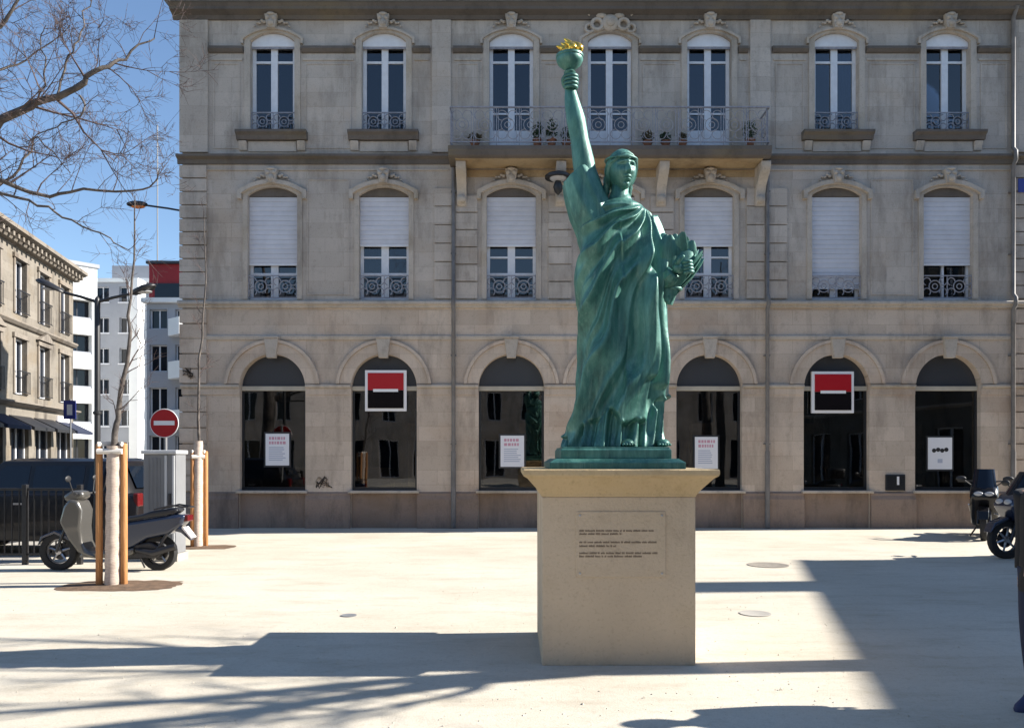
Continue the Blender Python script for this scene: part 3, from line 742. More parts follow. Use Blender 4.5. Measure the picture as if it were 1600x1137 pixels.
# corner street light on a long arm
t = thing('bracket_street_light', 'street light on a thin arm from the building corner above the street', 'street light', (XL, YF + .1, fz(328)))
MB().tube([(.0, 0, 0), (-.35, -.05, .05), (-.8, -.1, .10)], .022, 8).build('arm', 'dark_metal', t, smooth=50)
m = MB(); m.ball((-1.02, -.12, .12), .22, 14, 8, (1.1, .6, .33)); m.build('head', 'dark_metal', t, smooth=60)
m = MB(); m.ball((-1.0, -.12, .07), .15, 12, 6, (1.1, .6, .3)); m.build('lens', 'lamp_orange', t, smooth=60)
MB().box(-.03, .03, -.08, .08, -.12, .12).build('wall_plate', 'dark_metal', t)

# ------------------------------------------------------------------ plants on the balcony
def leaf_cloud(mb, c, rx, rz, n, size, rng):
    for _ in range(n):
        while True:
            p = Vector((rng.uniform(-1, 1), rng.uniform(-1, 1), rng.uniform(-1, 1)))
            if p.length < 1: break
        p = Vector((c[0] + p.x * rx, c[1] + p.y * rx * .7, c[2] + p.z * rz))
        a = Vector((rng.gauss(0, 1), rng.gauss(0, 1), rng.gauss(0, 1))).normalized(); b = a.orthogonal().normalized()
        s = size * rng.uniform(.6, 1.3)
        mb.add([p - a * s, p + b * s * .35, p + a * s, p - b * s * .35], [(0, 1, 2, 3)])
plants = [(840, .12, .20, 'leaf', 'small bushy potted plant at left end of the balcony trough row'), (862, .13, .24, 'leaf', 'potted plant on balcony close left of the raised arm'),
          (885, .13, .16, 'leaf', 'low potted plant on balcony touching the raised arm'), (1012, .14, .12, 'leaf_dry', 'dry low potted plant on balcony right of the middle door'),
          (1040, .13, .10, 'leaf', 'tiny green potted plant on balcony right of the head'), (1066, .10, .10, 'leaf_dry', 'dry potted plant beside the right balcony door'),
          (1172, .17, .22, 'leaf', 'round bushy potted plant at right end of the balcony'), (742, .15, .10, 'leaf_dry', 'dry trailing potted plant at left end of the balcony')]
for i, (px, r_, hz, lm, lab) in enumerate(plants):
    y = YF - BD + .22; x = (px - 800) * y / FPX
    t = thing('potted_plant', lab, 'plant', (x, y, 8.437), 0, 'potted plants on the balcony')
    rq = random.Random(i); ph = .16 if hz > .18 else .12
    MB().lathe([(.07, .002), (.10, ph), (.115, ph), (.115, ph + .025), (.09, ph + .025), (.08, ph)], 14).build('pot', 'terracotta', t, smooth=40)
    l = MB(); leaf_cloud(l, (0, 0, ph + .02 + hz), r_, hz, 150, .05, rq)
    l.build('foliage', lm, t)

# ------------------------------------------------------------------ pedestal
PX, PY = .822, 6.745
t = thing('pedestal', 'square pale stone pedestal with flared cap carrying the green statue', 'pedestal', (PX, PY, 0))
hw = .5908
MB().box(-hw, hw, -hw, hw, 0, 1.3).build('shaft', 'pedestal_stone', t, bevel=.008)
prof = [(hw + .002, 1.3), (hw + .012, 1.325), (hw + .035, 1.355), (hw + .075, 1.40), (hw + .115, 1.445), (.735, 1.462), (.74, 1.475), (.74, 1.508), (.73, 1.5135)]
cp = MB(); cp.rings([[(-w, -w, z), (w, -w, z), (w, w, z), (-w, w, z)] for w, z in prof]); cp.build('cap', 'pedestal_cap_stone', t, bevel=.004)
# plaque with three engraved paragraphs (strokes too small to read) and screws
q = MB(); zc = 1.6 - (850 - HOR) * 6.154 / FPX; ph = .48 * (905 - 798) * 6.154 / FPX; pw = .345
q.box(-pw + .015, pw + .015, -hw - .008, -hw + .002, zc - ph, zc + ph); pl = q.build('plaque', 'pedestal_stone', t, bevel=.004)
rq = random.Random(3); tx = MB()
def zpy(py): return 1.6 - (py - HOR) * 6.14 / FPX
for z0, wmax in ((829, 1020), (834, 970), (847, 1026), (853, 962), (864, 1026), (869, 1003)):
    x = (905 - 967) * 6.14 / FPX; xe = (wmax - 967) * 6.14 / FPX
    while x < xe:
        n = rq.randint(2, 9)
        for _ in range(n):
            if x > xe: break
            h = rq.uniform(.010, .016); w = rq.uniform(.004, .0075)
            tx.box(x, x + w, -hw - .0095, -hw - .007, zpy(z0) - .006, zpy(z0) + h - .006); x += w + .0022
        x += .008
lt = tx.build('lettering', 'engraving', pl); stuff(lt)
sc = MB()
for sx in (-1, 1):
    for sz in (-1, 1): MB().lathe([(.001, -.006), (.009, -.005), (.010, 0), (.001, .001)], 10, sx * (pw - .03) + .015, -hw - .0085, zc + sz * (ph - .03), 'y').build('screw', 'alloy', pl)

# ------------------------------------------------------------------ the green statue: a robed torch bearer
stt = thing('statue', 'tall green patinated statue of a robed figure raising a gilded torch', 'statue', (PX, PY, 1.5135))
K = 185.3
hx = lambda px: (px - 967) / K
hz = lambda py: 1.686 + (698 - py) / K - 1.5135
b0 = MB(); a = .53; b0.rings([[(-w, -w, z), (w, -w, z), (w, w, z), (-w, w, z)] for w, z in ((a, .001), (a, .05), (a - .04, .075), (a - .045, .08))]); b0.build('lower_plinth', 'patina', stt, bevel=.004)
b0 = MB(); a = .437; b0.rings([[(-w, -w, z), (w, -w, z), (w, w, z), (-w, w, z)] for w, z in ((a, .0805), (a, .15), (a - .012, .16), (a - .012, .1725))]); b0.build('upper_plinth', 'patina', stt, bevel=.004)

def lerp_tab(tab, y):
    if y <= tab[0][0]: return tab[0][1:]
    for p, q in zip(tab[:-1], tab[1:]):
        if y <= q[0]:
            f = (y - p[0]) / (q[0] - p[0]); f = f * f * (3 - 2 * f) * .5 + f * .5
            return tuple(u + (v - u) * f for u, v in zip(p[1:], q[1:]))
    return tab[-1][1:]
# row in photo, left, right, depth radius / width radius, forward offset
CT = [(300, 968, 998, .9, 0.01), (313, 963, 1003, .9, .0), (322, 938, 1020, .62, .0), (334, 926, 1033, .55, .0), (352, 921, 1039, .58, -.01), (380, 918, 1042, .66, -.02), (410, 917, 1046, .66, -.02), (440, 914, 1051, .68, -.01),
      (480, 917, 1053, .70, 0), (520, 921, 1054, .70, 0), (560, 920, 1055, .70, 0), (600, 915, 1055, .72, 0), (640, 909, 1052, .72, 0), (672, 901, 1051, .74, 0), (697, 890, 1054, .78, 0)]
def ridge(a, sharp=1.6):
    s = 1 - abs(sin(a / 2)); return (.5 * s ** sharp + .5 * (.5 + .5 * cos(a)) ** sharp)
def sst(a, b, x):
    t_ = max(0, min(1, (x - a) / (b - a))); return t_ * t_ * (3 - 2 * t_)
fig = MB(); NR, NZ = 320, 330; rings = []; DG = []
for j in range(NZ + 1):
    y = 300 + (697.5 - 300) * j / NZ
    L, R, dr, off = lerp_tab(CT, y)
    cx = hx((L + R) / 2); w = (R - L) / 2 / K * .965; z = hz(y)
    ring = []
    for i in range(NR):
        th = 2 * pi * i / NR                      # 0 = front (-Y), pi/2 = +X
        sx, sy = sin(th), -cos(th)
        px_ = 967 + (cx + w * sx) * K             # where this point sits across the figure
        u = th if th < pi else th - 2 * pi        # -pi..pi, 0 at the front
        s = u * w * K * .8                        # arc length from the front centre line, photo units
        d = 0.0
        nz = mnoise.noise(Vector((px_ * .02, y * .010, th * 1.3))); nv = mnoise.noise(Vector((px_ * .05, y * .003, th * 2)))
        # chest: folds fan out from the far shoulder
        fa = atan2(y - 318, (s - 44)); dist = sqrt((y - 318) ** 2 + (s - 44) ** 2)
        wt = (1 - sst(405, 450, y)) * sst(316, 345, y)
        d += wt * (.078 * ridge(fa * 21 + nz * 1.8, 1.25) - .030) * min(1, dist / 45)
        # mantle below the waist: folds fan out from the hip where the cloth is gathered
        fa2 = atan2(y - 262, (s - 64)); dist2 = sqrt((y - 388) ** 2 + (s - 60) ** 2)
        hem = 655 - .30 * s + 14 * sin(s * .07) + 6 * sin(s * .19 + 1) if u > -2.2 else 690
        wl = sst(395, 440, y) * (1 - sst(hem - 2, hem + 4, y))
        amp = (.045 + .00026 * dist2) * (1 - .55 * sst(620, 685, y))
        d += wl * (amp * ridge(fa2 * 36 + nz * 1.8 + 1.2, 1.1) + .5 * amp * ridge(fa2 * 83 + nz * 3.4, 1.4) - amp * .7 + .034)
        d += (1 - sst(395, 440, y)) * sst(330, 390, y) * .012
        # gathered bunch across the hip
        bh = 0 * exp(-((y - (432 - .35 * (s - 10))) / 13) ** 2) * sst(-2.3, -1.4, u) * (1 - sst(1.9, 2.5, u))
        d += bh * (.045 + .018 * sin(s * .16 + y * .3))
        # straight cascade of cloth at the front, a little to the right
        cs = exp(-((s - 26 - .03 * (y - 400)) / 9) ** 2) * sst(360, 410, y) * (1 - sst(588, 600, y)); d += cs * .075
        cs = exp(-((s - 52) / 7) ** 2) * sst(350, 420, y) * (1 - sst(600, 612, y)); d += cs * .060
        cs = exp(-((s - 39 - .015 * (y - 400)) / 4) ** 2) * sst(370, 410, y) * (1 - sst(592, 600, y)); d -= cs * .06
        # under-robe: upright flutes to the floor
        wf = sst(hem - 6, hem + 2, y)
        d += wf * (.075 * ridge(s * .30 + nv * 2.4, 1.0) + .03 * ridge(s * .71 + nv * 3, 1.2) - .065)
        # forward knee pressing through the cloth
        kn = exp(-((s + 30) / 24) ** 2 - ((y - 560) / 60) ** 2); d += kn * .035
        d *= sst(300, 330, y) * (1 - .55 * sst(.9, 1.5, abs(u)) * (1 - sst(hem - 6, hem + 2, y)))
        ring.append(d)
    DG.append(ring)
for _ in range(1):
    DG = [[(2 * DG[j][i] + DG[j][i - 1] + DG[j][(i + 1) % NR] + DG[max(0, j - 1)][i] + DG[min(NZ, j + 1)][i]) / 6 for i in range(NR)] for j in range(NZ + 1)]
for j in range(NZ + 1):
    y = 300 + (697.5 - 300) * j / NZ
    L, R, dr, off = lerp_tab(CT, y); cx = hx((L + R) / 2); w = (R - L) / 2 / K * .965; z = hz(y)
    rings.append([(cx + (w + DG[j][i]) * sin(2 * pi * i / NR), off + (w * dr + DG[j][i]) * -cos(2 * pi * i / NR), z) for i in range(NR)])
fig.rings(rings)
# neck and head (turned a little to the viewer's right)
hc = Vector((hx(985), -.03, hz(270))); HT = radians(16)
fig.tube([(hx(981), .0, hz(330)), (hx(982), -.01, hz(312)), (hx(984), -.02, hz(285))], [.105, .075, .072], 20)
def head_pt(th, ph):
    """th 0 = face direction; ph latitude"""
    c = cos(ph)
    x, y, z = sin(th) * c * .118, -cos(th) * c * .140, sin(ph) * .175
    if z < 0: x *= 1 - .40 * (z / -.175) ** 1.5
    if cos(th) < 0 and z < -.04: y *= 1 - .45 * (-.04 - z) / .13
    if cos(th) > 0:
        fr = sst(0, .5, cos(th))
        def g(x0, z0, sx_, sz_): return exp(-((x - x0) / sx_) ** 2 - ((z - z0) / sz_) ** 2)
        def e2(z0, sx_, sz_): return g(.042, z0, sx_, sz_) + g(-.042, z0, sx_, sz_)
        nose = exp(-(x / .0145) ** 2) * (.044 * sst(.05, -.030, z) * sst(-.052, -.036, z)) + .012 * (g(.014, -.036, .009, .010) + g(-.014, -.036, .009, .010))
        y -= fr * (nose + .010 * exp(-(x / .016) ** 2) * g(x, .05, 1, .03))
        y += fr * (.026 * e2(.016, .027, .017) - .016 * e2(.013, .016, .0085) + .004 * e2(.013, .02, .002))
        y -= fr * .014 * (g(.044, .045, .034, .012) + g(-.044, .045, .034, .012))
        y -= fr * (.017 * g(0, -.074, .026, .008) + .019 * g(0, -.093, .022, .009) - .010 * g(0, -.0835, .030, .0035) - .012 * g(0, -.113, .022, .008))
        y -= fr * .026 * g(0, -.138, .028, .020)
        y -= fr * .008 * (g(.062, -.035, .03, .03) + g(-.062, -.035, .03, .03))
    p = Vector((x, y, z)); p.rotate(Matrix.Rotation(HT, 3, 'Z')); return hc + p
rings = []
for j in range(141):
    ph = -pi / 2 + .03 + (pi - .06) * j / 140
    rings.append([head_pt((2 * pi * i / 160 + pi) % (2 * pi) - pi, ph) for i in range(160)])
fig.rings(rings)
# hair: waves drawn back from the face, rolled at the nape, plain thin band round it
rings = []
for j in range(51):
    f = j / 50; ring = []
    for i in range(120):
        th = (2 * pi * i / 120 + pi) % (2 * pi) - pi
        lo = .088 - .05 * sst(.3, 1.1, abs(th)) - .15 * sst(1.15, 2.0, abs(th)); ph0 = math.asin(max(-.95, min(.95, lo / .175)))
        ph = ph0 + (pi / 2 - .03 - ph0) * f
        c = cos(ph); r = 1.11 + .05 * sin(abs(th) * 4 + f * 34) * (1 - f * .6) + .05 * sst(0, .12, f) * (1 - f)
        if f < .03: r = 1.0
        p = Vector((sin(th) * c * .118 * r, -cos(th) * c * .140 * r + .010 * f, sin(ph) * .180 * (1.0 + .06 * f)))
        p.rotate(Matrix.Rotation(HT, 3, 'Z')); ring.append(hc + p)
    rings.append(ring)
fig.rings(rings)
def hp(x, y, z):
    p = Vector((x, y, z)); p.rotate(Matrix.Rotation(HT, 3, 'Z')); return hc + p
fig.ball(hp(0, .175, -.03), .085, 16, 10, (1.05, .9, 1))
for s_ in (-1, 1):
    fig.ball(hp(s_ * .117, .012, -.005), .026, 10, 8, (.5, .8, 1.25))
    fig.tube([hp(s_ * .10, .06 + .006 * q, -.03 - q * .024) for q in range(8)], [.03, .034, .028, .034, .028, .03, .024, .012], 10)
fig.tube([hp(sin(2 * pi * i / 48) * .128, -cos(2 * pi * i / 48) * .150 + .008, .098 - .014 * cos(2 * pi * i / 48)) for i in range(49)], .010, 8, cap=False)
# raised arm: sleeve gathered at the shoulder, bare forearm
AS = [(hx(946), .0, hz(345)), (hx(937), -.01, hz(315)), (hx(931), -.02, hz(285)), (hx(926), -.03, hz(255)), (hx(920), -.04, hz(222)), (hx(914), -.05, hz(192)), (hx(908), -.055, hz(165)), (hx(905), -.06, hz(146)), (hx(904), -.06, hz(138))]
AR = [.12, .108, .098, .092, .077, .080, .064, .046, .045]
def smooth_path(pts, rad, m=6):
    P2, R2 = [], []
    n = len(pts)
    for i in range(n - 1):
        p0, p1, p2, p3 = [Vector(pts[max(0, min(n - 1, k))]) for k in (i - 1, i, i + 1, i + 2)]
        r1, r2 = rad[i], rad[i + 1]
        for k in range(m):
            t_ = k / m
            P2.append(.5 * ((2 * p1) + (p2 - p0) * t_ + (2 * p0 - 5 * p1 + 4 * p2 - p3) * t_ ** 2 + (3 * p1 - p0 - 3 * p2 + p3) * t_ ** 3)); R2.append(r1 + (r2 - r1) * t_)
    P2.append(Vector(pts[-1])); R2.append(rad[-1]); return P2, R2
pp, rr_ = smooth_path(AS, AR); fig.tube(pp, rr_, 24)
# sleeve: open cone of folds hanging from the upper arm
rings = []
sp = [(hx(948), .01, hz(352)), (hx(936), 0, hz(322)), (hx(927), -.005, hz(298)), (hx(920), -.01, hz(276)), (hx(917), -.012, hz(268)), (hx(920), -.012, hz(275))]
sr = [.15, .150, .140, .128, .118, .10]
pp, rr_ = smooth_path(sp, sr, 5)
for p, r in zip(pp, rr_):
    ring = []
    for i in range(72):
        a = 2 * pi * i / 72; k = 1 + .09 * ridge(a * 9 + p.z * 5) + .03 * sin(a * 5 + p.z * 8)
        droop = max(0, -cos(a)) * .05
        ring.append((p.x + r * k * cos(a) * 1.02, p.y + r * k * sin(a) * .95, p.z - droop + (cos(a)) * .06))
    rings.append(ring)
fig.rings(rings)
# hand closed round the torch
hd = Vector((hx(904), -.06, hz(134)))
fig.ball(hd + Vector((.012, .012, -.005)), .055, 14, 10, (1, .85, 1.15))
for q in range(4):
    zz = hd.z + .045 - q * .03; L_ = 1 - .06 * abs(q - 1.2)
    pts = [(hd.x + .048, hd.y + .02, zz), (hd.x + .058 * L_, hd.y - .035, zz - .004), (hd.x + .02, hd.y - .072 * L_, zz - .008), (hd.x - .03, hd.y - .064 * L_, zz - .010), (hd.x - .045, hd.y - .03, zz - .010)]
    p2, r2 = smooth_path(pts, [.016, .017, .0165, .0155, .012], 4); fig.tube(p2, r2, 8)
pts = [(hd.x + .02, hd.y + .03, hd.z - .045), (hd.x - .035, hd.y + .02, hd.z - .02), (hd.x - .055, hd.y - .02, hd.z + .015), (hd.x - .04, hd.y - .05, hd.z + .045)]
p2, r2 = smooth_path(pts, [.022, .021, .018, .012], 4); fig.tube(p2, r2, 8)
# the other arm: sleeve from the shoulder down to the forearm that carries the sheaf
pts = [(hx(1022), 0, hz(345)), (hx(1034), -.0, hz(375)), (hx(1042), -.01, hz(410)), (hx(1045), -.05, hz(436)), (hx(1052), -.14, hz(440)), (hx(1060), -.20, hz(432))]
pp, rr_ = smooth_path(pts, [.11, .115, .115, .11, .085, .06]); rings = []
up_ = None
tb = MB(); tb.tube(pp, rr_, 60)
nn = 60
for i in range(len(tb.v)):
    k = i % nn; j = i // nn; c = pp[min(j, len(pp) - 1)]; v = Vector(tb.v[i]) - c
    v *= 1 + .10 * ridge(2 * pi * k / nn * 9 + j * .25) - .03; tb.v[i] = tuple(c + v)
fig.add(tb.v, tb.f)
h2 = Vector((hx(1066), -.235, hz(428)))
fig.ball(h2, .05, 12, 8, (1.1, .8, .9))
for q in range(4):
    o = Vector((.028 + q * .004, -.01, .04 - q * .027))
    pts = [h2 + o + Vector((0, .0, 0)), h2 + o + Vector((.045, -.02, .006)), h2 + o + Vector((.075, .01, .01)), h2 + o + Vector((.075, .045, .01))]
    p2, r2 = smooth_path(pts, [.017, .016, .015, .011], 4); fig.tube(p2, r2, 8)
p2, r2 = smooth_path([h2 + Vector((-.02, -.02, .03)), h2 + Vector((0, -.055, .06)), h2 + Vector((.03, -.06, .085))], [.02, .019, .012], 4); fig.tube(p2, r2, 8)
# toes under the hem
for fxp, fy in ((988, -.33), (1042, -.30)):
    c = Vector((hx(fxp), fy, .1735))
    fig.ball(c + Vector((0, .07, .03)), .075, 14, 8, (.75, 1.5, .5))
    for q in range(5): fig.ball(c + Vector((-.044 + q * .022, -.035 + abs(q - 1.5) * .008, .018)), .017 - .001 * q, 8, 6, (.8, 1.4, .9))
fo = fig.build('figure', 'patina', stt, smooth=180)
# sheaf of long leaves carried on the arm
bs = Vector((hx(1056), -.10, hz(474))); lv = random.Random(5)
lf = MB(); lf.add([], [])
for q in range(26):
    f = q / 25
    tipx = 1044 + 68 * f; tipy = 372 + 22 * f * f + lv.uniform(-4, 8) + (10 if f > .85 else 0)
    tip = Vector((hx(tipx), -.10 + lv.uniform(-.13, .13), hz(tipy)))
    a = bs + Vector((lv.uniform(-.03, .03), lv.uniform(-.05, .05), lv.uniform(-.02, .03)))
    mid = a.lerp(tip, .55) + Vector((.03 * (f - .3), lv.uniform(-.05, .05), .0))
    p2, r2 = smooth_path([a, a.lerp(mid, .5), mid, mid.lerp(tip, .6), tip], [.02, .045, .075, .07, .012], 4)
    lf.tube(p2, r2, 10, flat=.22)
sh = lf.build('leaf_sheaf', 'patina', stt, smooth=60)
m = MB(); m.ring((hx(1063), -.10, hz(455)), .062, .014, 16, 6, axis='z'); m.build('tie', 'patina', sh, smooth=60)
# torch
tc = MB(); cx, cy = hx(904), -.06
tc.lathe([(.018, hz(160)), (.03, hz(156)), (.024, hz(150)), (.024, hz(124)), (.045, hz(121)), (.050, hz(118)), (.034, hz(115)), (.06, hz(111)), (.098, hz(105)), (.112, hz(99)), (.108, hz(96)), (.115, hz(95)), (.115, hz(92)), (.09, hz(90)), (.05, hz(87)), (.02, hz(86))], 28, cx, cy, 0)
to = tc.build('torch', 'patina', stt, smooth=45)
fl = MB(); rq = random.Random(8)
for q in range(7):
    a = q * 2.4; r0 = .075 * sqrt(q / 7); top = hz((65, 70, 75, 72, 78, 74, 80)[q])
    p0 = Vector((cx + r0 * cos(a), cy + r0 * sin(a), hz(89)))
    tip = Vector((cx + r0 * 1.15 * cos(a) - .05, cy + r0 * 1.1 * sin(a), top))
    p2, r2 = smooth_path([p0, p0.lerp(tip, .3) + Vector((.03, .014 * sin(a), 0)), p0.lerp(tip, .65) + Vector((.035, 0, 0)), tip], [.03, .042, .028, .003], 5)
    fl.tube(p2, r2, 10)
fl.ball((cx, cy, hz(86)), .065, 14, 8, (1, 1, .5))
fl.build('flame', 'gold', to, smooth=180)

# ------------------------------------------------------------------ bare trees
def grow(tw, p, d, L, r, lev, rng, big=None, spread=.7, up=.12, minr=.0022, nseg=4, kids=(3, 5)):
    """one branch as a wandering tapered tube, then its side twigs"""
    pts = [p.copy()]; rad = [r]; dd = d.normalized()
    for k in range(nseg):
        dd = (dd + Vector((rng.gauss(0, .16), rng.gauss(0, .16), rng.gauss(0, .14) + up * .35))).normalized()
        pts.append(pts[-1] + dd * L / nseg); rad.append(max(minr * .7, r * (1 - .8 * (k + 1) / nseg)))
    (big if (big is not None and r > .02) else tw).tube(pts, rad, 7 if r > .03 else (5 if r > .012 else 3), cap=False)
    if lev <= 0: return
    for _ in range(rng.randint(*kids)):
        f = rng.uniform(.25, 1.0); i = min(int(f * nseg), nseg - 1); q = pts[i].lerp(pts[i + 1], f * nseg - i)
        ax = (pts[i + 1] - pts[i]).normalized()
        side = Vector((rng.gauss(0, 1), rng.gauss(0, 1), rng.gauss(0, 1))); side = (side - ax * side.dot(ax)).normalized()
        nd = ax * (1 - spread * .45) + side * spread * rng.uniform(.7, 1.25)
        grow(tw, q, nd, L * rng.uniform(.42, .72), max(minr, r * rng.uniform(.38, .58)), lev - 1, rng, big, spread, up, minr, max(2, nseg - 1), kids)
def limb(big, tw, pts, r0, r1, rng, n, lev, L, spread=.8, up=.15, start=.15):
    """a drawn main limb plus n side branches along it"""
    pp, rr_ = smooth_path(pts, [r0 + (r1 - r0) * k / (len(pts) - 1) for k in range(len(pts))], 4)
    pp = [p + Vector((rng.gauss(0, .012), rng.gauss(0, .012), rng.gauss(0, .012))) if 0 < i < len(pp) - 1 else p for i, p in enumerate(pp)]
    big.tube(pp, rr_, 8, cap=False)
    for k in range(n):
        f = start + (1 - start) * (k + rng.random()) / n; x = f * (len(pp) - 1); i = min(int(x), len(pp) - 2); q = pp[i].lerp(pp[i + 1], x - i)
        ax = (pp[i + 1] - pp[i]).normalized(); side = Vector((rng.gauss(0, 1), rng.gauss(0, 1), rng.gauss(0, 1) + .25)); side = (side - ax * side.dot(ax)).normalized()
        r = max(.005, rr_[i] * rng.uniform(.3, .55)); grow(tw, q, ax * .6 + side * spread, L * rng.uniform(.55, 1.15) * (1 - .4 * f), r, lev, rng, big, up=up)
def finish_tree(t, big, tw, off):
    for mb in (big, tw): mb.v = [(v[0] - off[0], v[1] - off[1], v[2] - off[2]) for v in mb.v]
    big.build('trunk', 'bark', t, smooth=70); stuff(tw.build('twigs', 'bark_twig', t))

# big plane tree at the left, its boughs reaching into the sky
rng = random.Random(21); D = 8.6
T0 = Vector((-8.6, D + .2, 0))
tr = thing('bare_tree', 'large bare tree reaching boughs in from the left edge across the sky', 'tree', T0)
big, tw = MB(), MB()
fork = T0 + Vector((.15, 0, 3.6))
big.tube(*smooth_path([T0 + Vector((0, 0, -.1)), T0 + Vector((.0, 0, .3)), T0 + Vector((.05, 0, 2)), fork, fork + Vector((-.1, .1, 1.2)), fork + Vector((.0, .3, 3.0)), fork + Vector((-.2, .3, 5.0))], [.36, .27, .23, .2, .14, .09, .03], 4), 12)
Q = lambda px, py, dd=0: P(px, py, D + dd)
lim = [([fork, Q(-150, 290), Q(-60, 235), Q(0, 190), Q(60, 160, -.1), Q(120, 136, -.2), Q(160, 106, -.2), Q(195, 92, -.1), Q(242, 60)], .12, .008, 20, 1.2),
       ([fork, Q(-140, 330), Q(-60, 278, .3), Q(0, 281, .3), Q(60, 305, .4), Q(130, 298, .4), Q(224, 298, .5), Q(250, 263, .5)], .07, .007, 18, .8),
       ([fork + Vector((-.1, .1, 1.2)), Q(-150, 90), Q(-60, 70, -.4), Q(0, 40, -.4), Q(25, 10, -.4), Q(45, -30, -.4)], .07, .01, 10, 1.0),
       ([Q(-60, 278, .3), Q(0, 300, .2), Q(60, 318, .1), Q(112, 346, .1), Q(170, 372, 0), Q(204, 392, 0)], .035, .005, 12, .6),
       ([Q(90, 148, -.15), Q(104, 100, -.1), Q(124, 62, -.1), Q(135, 20, 0), Q(155, -15, 0)], .022, .006, 10, .6),
       ([Q(60, 160, -.1), Q(70, 118, -.3), Q(66, 62, -.3), Q(72, 40, -.3)], .018, .005, 7, .5),
       ([Q(125, 150, -.2), Q(130, 176, -.3), Q(88, 198, -.3), Q(40, 222, -.3)], .02, .005, 8, .5),
       ([fork, Q(-120, 420), Q(-60, 350, .5), Q(-10, 300, .6), Q(40, 250, .7), Q(60, 215, .7), Q(110, 270, .6)], .05, .006, 14, .7),
       ([fork + Vector((0, .3, 3)), Q(-120, -120), Q(-30, -150), Q(80, -140), Q(180, -190)], .07, .01, 10, 1.1),
       ([fork + Vector((0, .1, 1)), T0 + Vector((-1.5, .5, 5.5)), T0 + Vector((-2.6, .8, 7.6))], .09, .01, 10, 1.3),
       ([fork, T0 + Vector((.4, -1.6, 5.0)), T0 + Vector((.2, -3.0, 6.8))], .09, .01, 10, 1.3),
       ([fork + Vector((0, .2, 2)), Q(-80, 140, 1), Q(-10, 110, 1.2), Q(40, 95, 1.4), Q(110, 40, 1.5)], .05, .006, 14, .8)]
for pts, r0, r1, n, L in lim: limb(big, tw, pts, r0 * .58, r1 * .75, rng, int(n * .8), 3 if L > .75 else 2, L)
finish_tree(tr, big, tw, T0)

# the trees beyond the right edge, whose shadows lie on the sand
def side_tree(base, seed, limbs, label):
    rng = random.Random(seed); b = Vector(base); t = thing('bare_tree', label, 'tree', b)
    big, tw = MB(), MB()
    f = b + Vector((.0, -.02, 4.3))
    big.tube(*smooth_path([b + Vector((0, 0, -.1)), b + Vector((0, 0, .3)), b + Vector((.05, 0, 2.2)), f], [.32, .22, .19, .16], 4), 10)
    for pts, r0, r1 in limbs: limb(big, tw, [f] + [b + Vector(p) for p in pts], r0, r1, rng, 9, 2, 1.0, spread=.7, up=.3)
    finish_tree(t, big, tw, b)
side_tree((7.3, 6.5, 0), 31, [([(.1, -.35, 5.2), (.25, -.8, 6.0), (.1, -1.25, 6.7), (.3, -1.7, 7.6)], .12, .035), ([(.3, -.1, 5.3), (.5, -.5, 6.4), (.2, -.9, 7.6), (.1, -1.1, 8.8)], .10, .025), ([(.0, -.15, 5.0), (.1, -.55, 5.5), (.0, -1.05, 6.0), (.1, -1.3, 6.9)], .07, .02),
                              ([(-.2, .3, 5.2), (-.1, .75, 6.2), (.2, 1.2, 7.2), (.2, 1.6, 8.6)], .085, .02), ([(-.3, .1, 5.4), (-.4, .2, 6.6), (-.2, .5, 8.0)], .06, .012), ([(.5, .5, 5.0), (1.0, 1.0, 6.2), (1.2, 1.5, 7.6)], .06, .012)],
          'bare tree with forked trunk just beyond the right edge of the square')
side_tree((8.4, 4.35, 0), 37, [([(.1, .2, 5.0), (.0, .3, 6.2), (.1, .5, 7.4)], .075, .015), ([(.3, -.5, 5.2), (.4, -.9, 6.6), (.2, -1.1, 7.8)], .07, .015), ([(-.3, .1, 5.6), (-.2, .35, 7.0)], .05, .012)],
          'second bare tree nearer the viewer beyond the right edge')

# young staked trees
def young_tree(base, path, wraph, wrapr, r0, seed, label, n):
    rng = random.Random(seed); b = Vector(base); t = thing('young_tree', label, 'tree', b)
    big, tw = MB(), MB()
    limb(big, tw, path, r0, .006, rng, n, 2, .55, spread=.55, up=.5, start=.22)
    finish_tree(t, big, tw, b)
    w = MB(); k = 26
    w.rings([[(wrapr * (1 + .05 * sin(j * 2.1 + seed) - .004 * j) * cos(2 * pi * i / 16) + (path[1] - b).x * j / k * wraph / path[1].z, wrapr * (1 + .05 * sin(j * 1.7) - .004 * j) * sin(2 * pi * i / 16), wraph * j / k) for i in range(16)] for j in range(k + 1)])
    w.build('trunk_wrap', 'wrap', t, smooth=60)
    return t
d1 = 10.0; base = P(177, 915, d1); base.z = 0
path = [base, P(179, 700, d1), P(186, 640, d1), P(199, 540, d1), P(206, 440, d1), P(211, 305, d1)]
young_tree(base, path, 1.75, .10, .05, 5, 'young bare tree with pale wrapped trunk beside the parked scooter', 13)
d2 = 14.3; base2 = P(309, 855, d2); base2.z = 0
path2 = [base2, P(310, 690, d2), P(312, 560, d2), P(322, 440, d2), P(318, 330, d2)]
young_tree(base2, path2, 1.9, .085, .035, 6, 'young bare tree with wrapped trunk standing nearest the stone facade', 8)
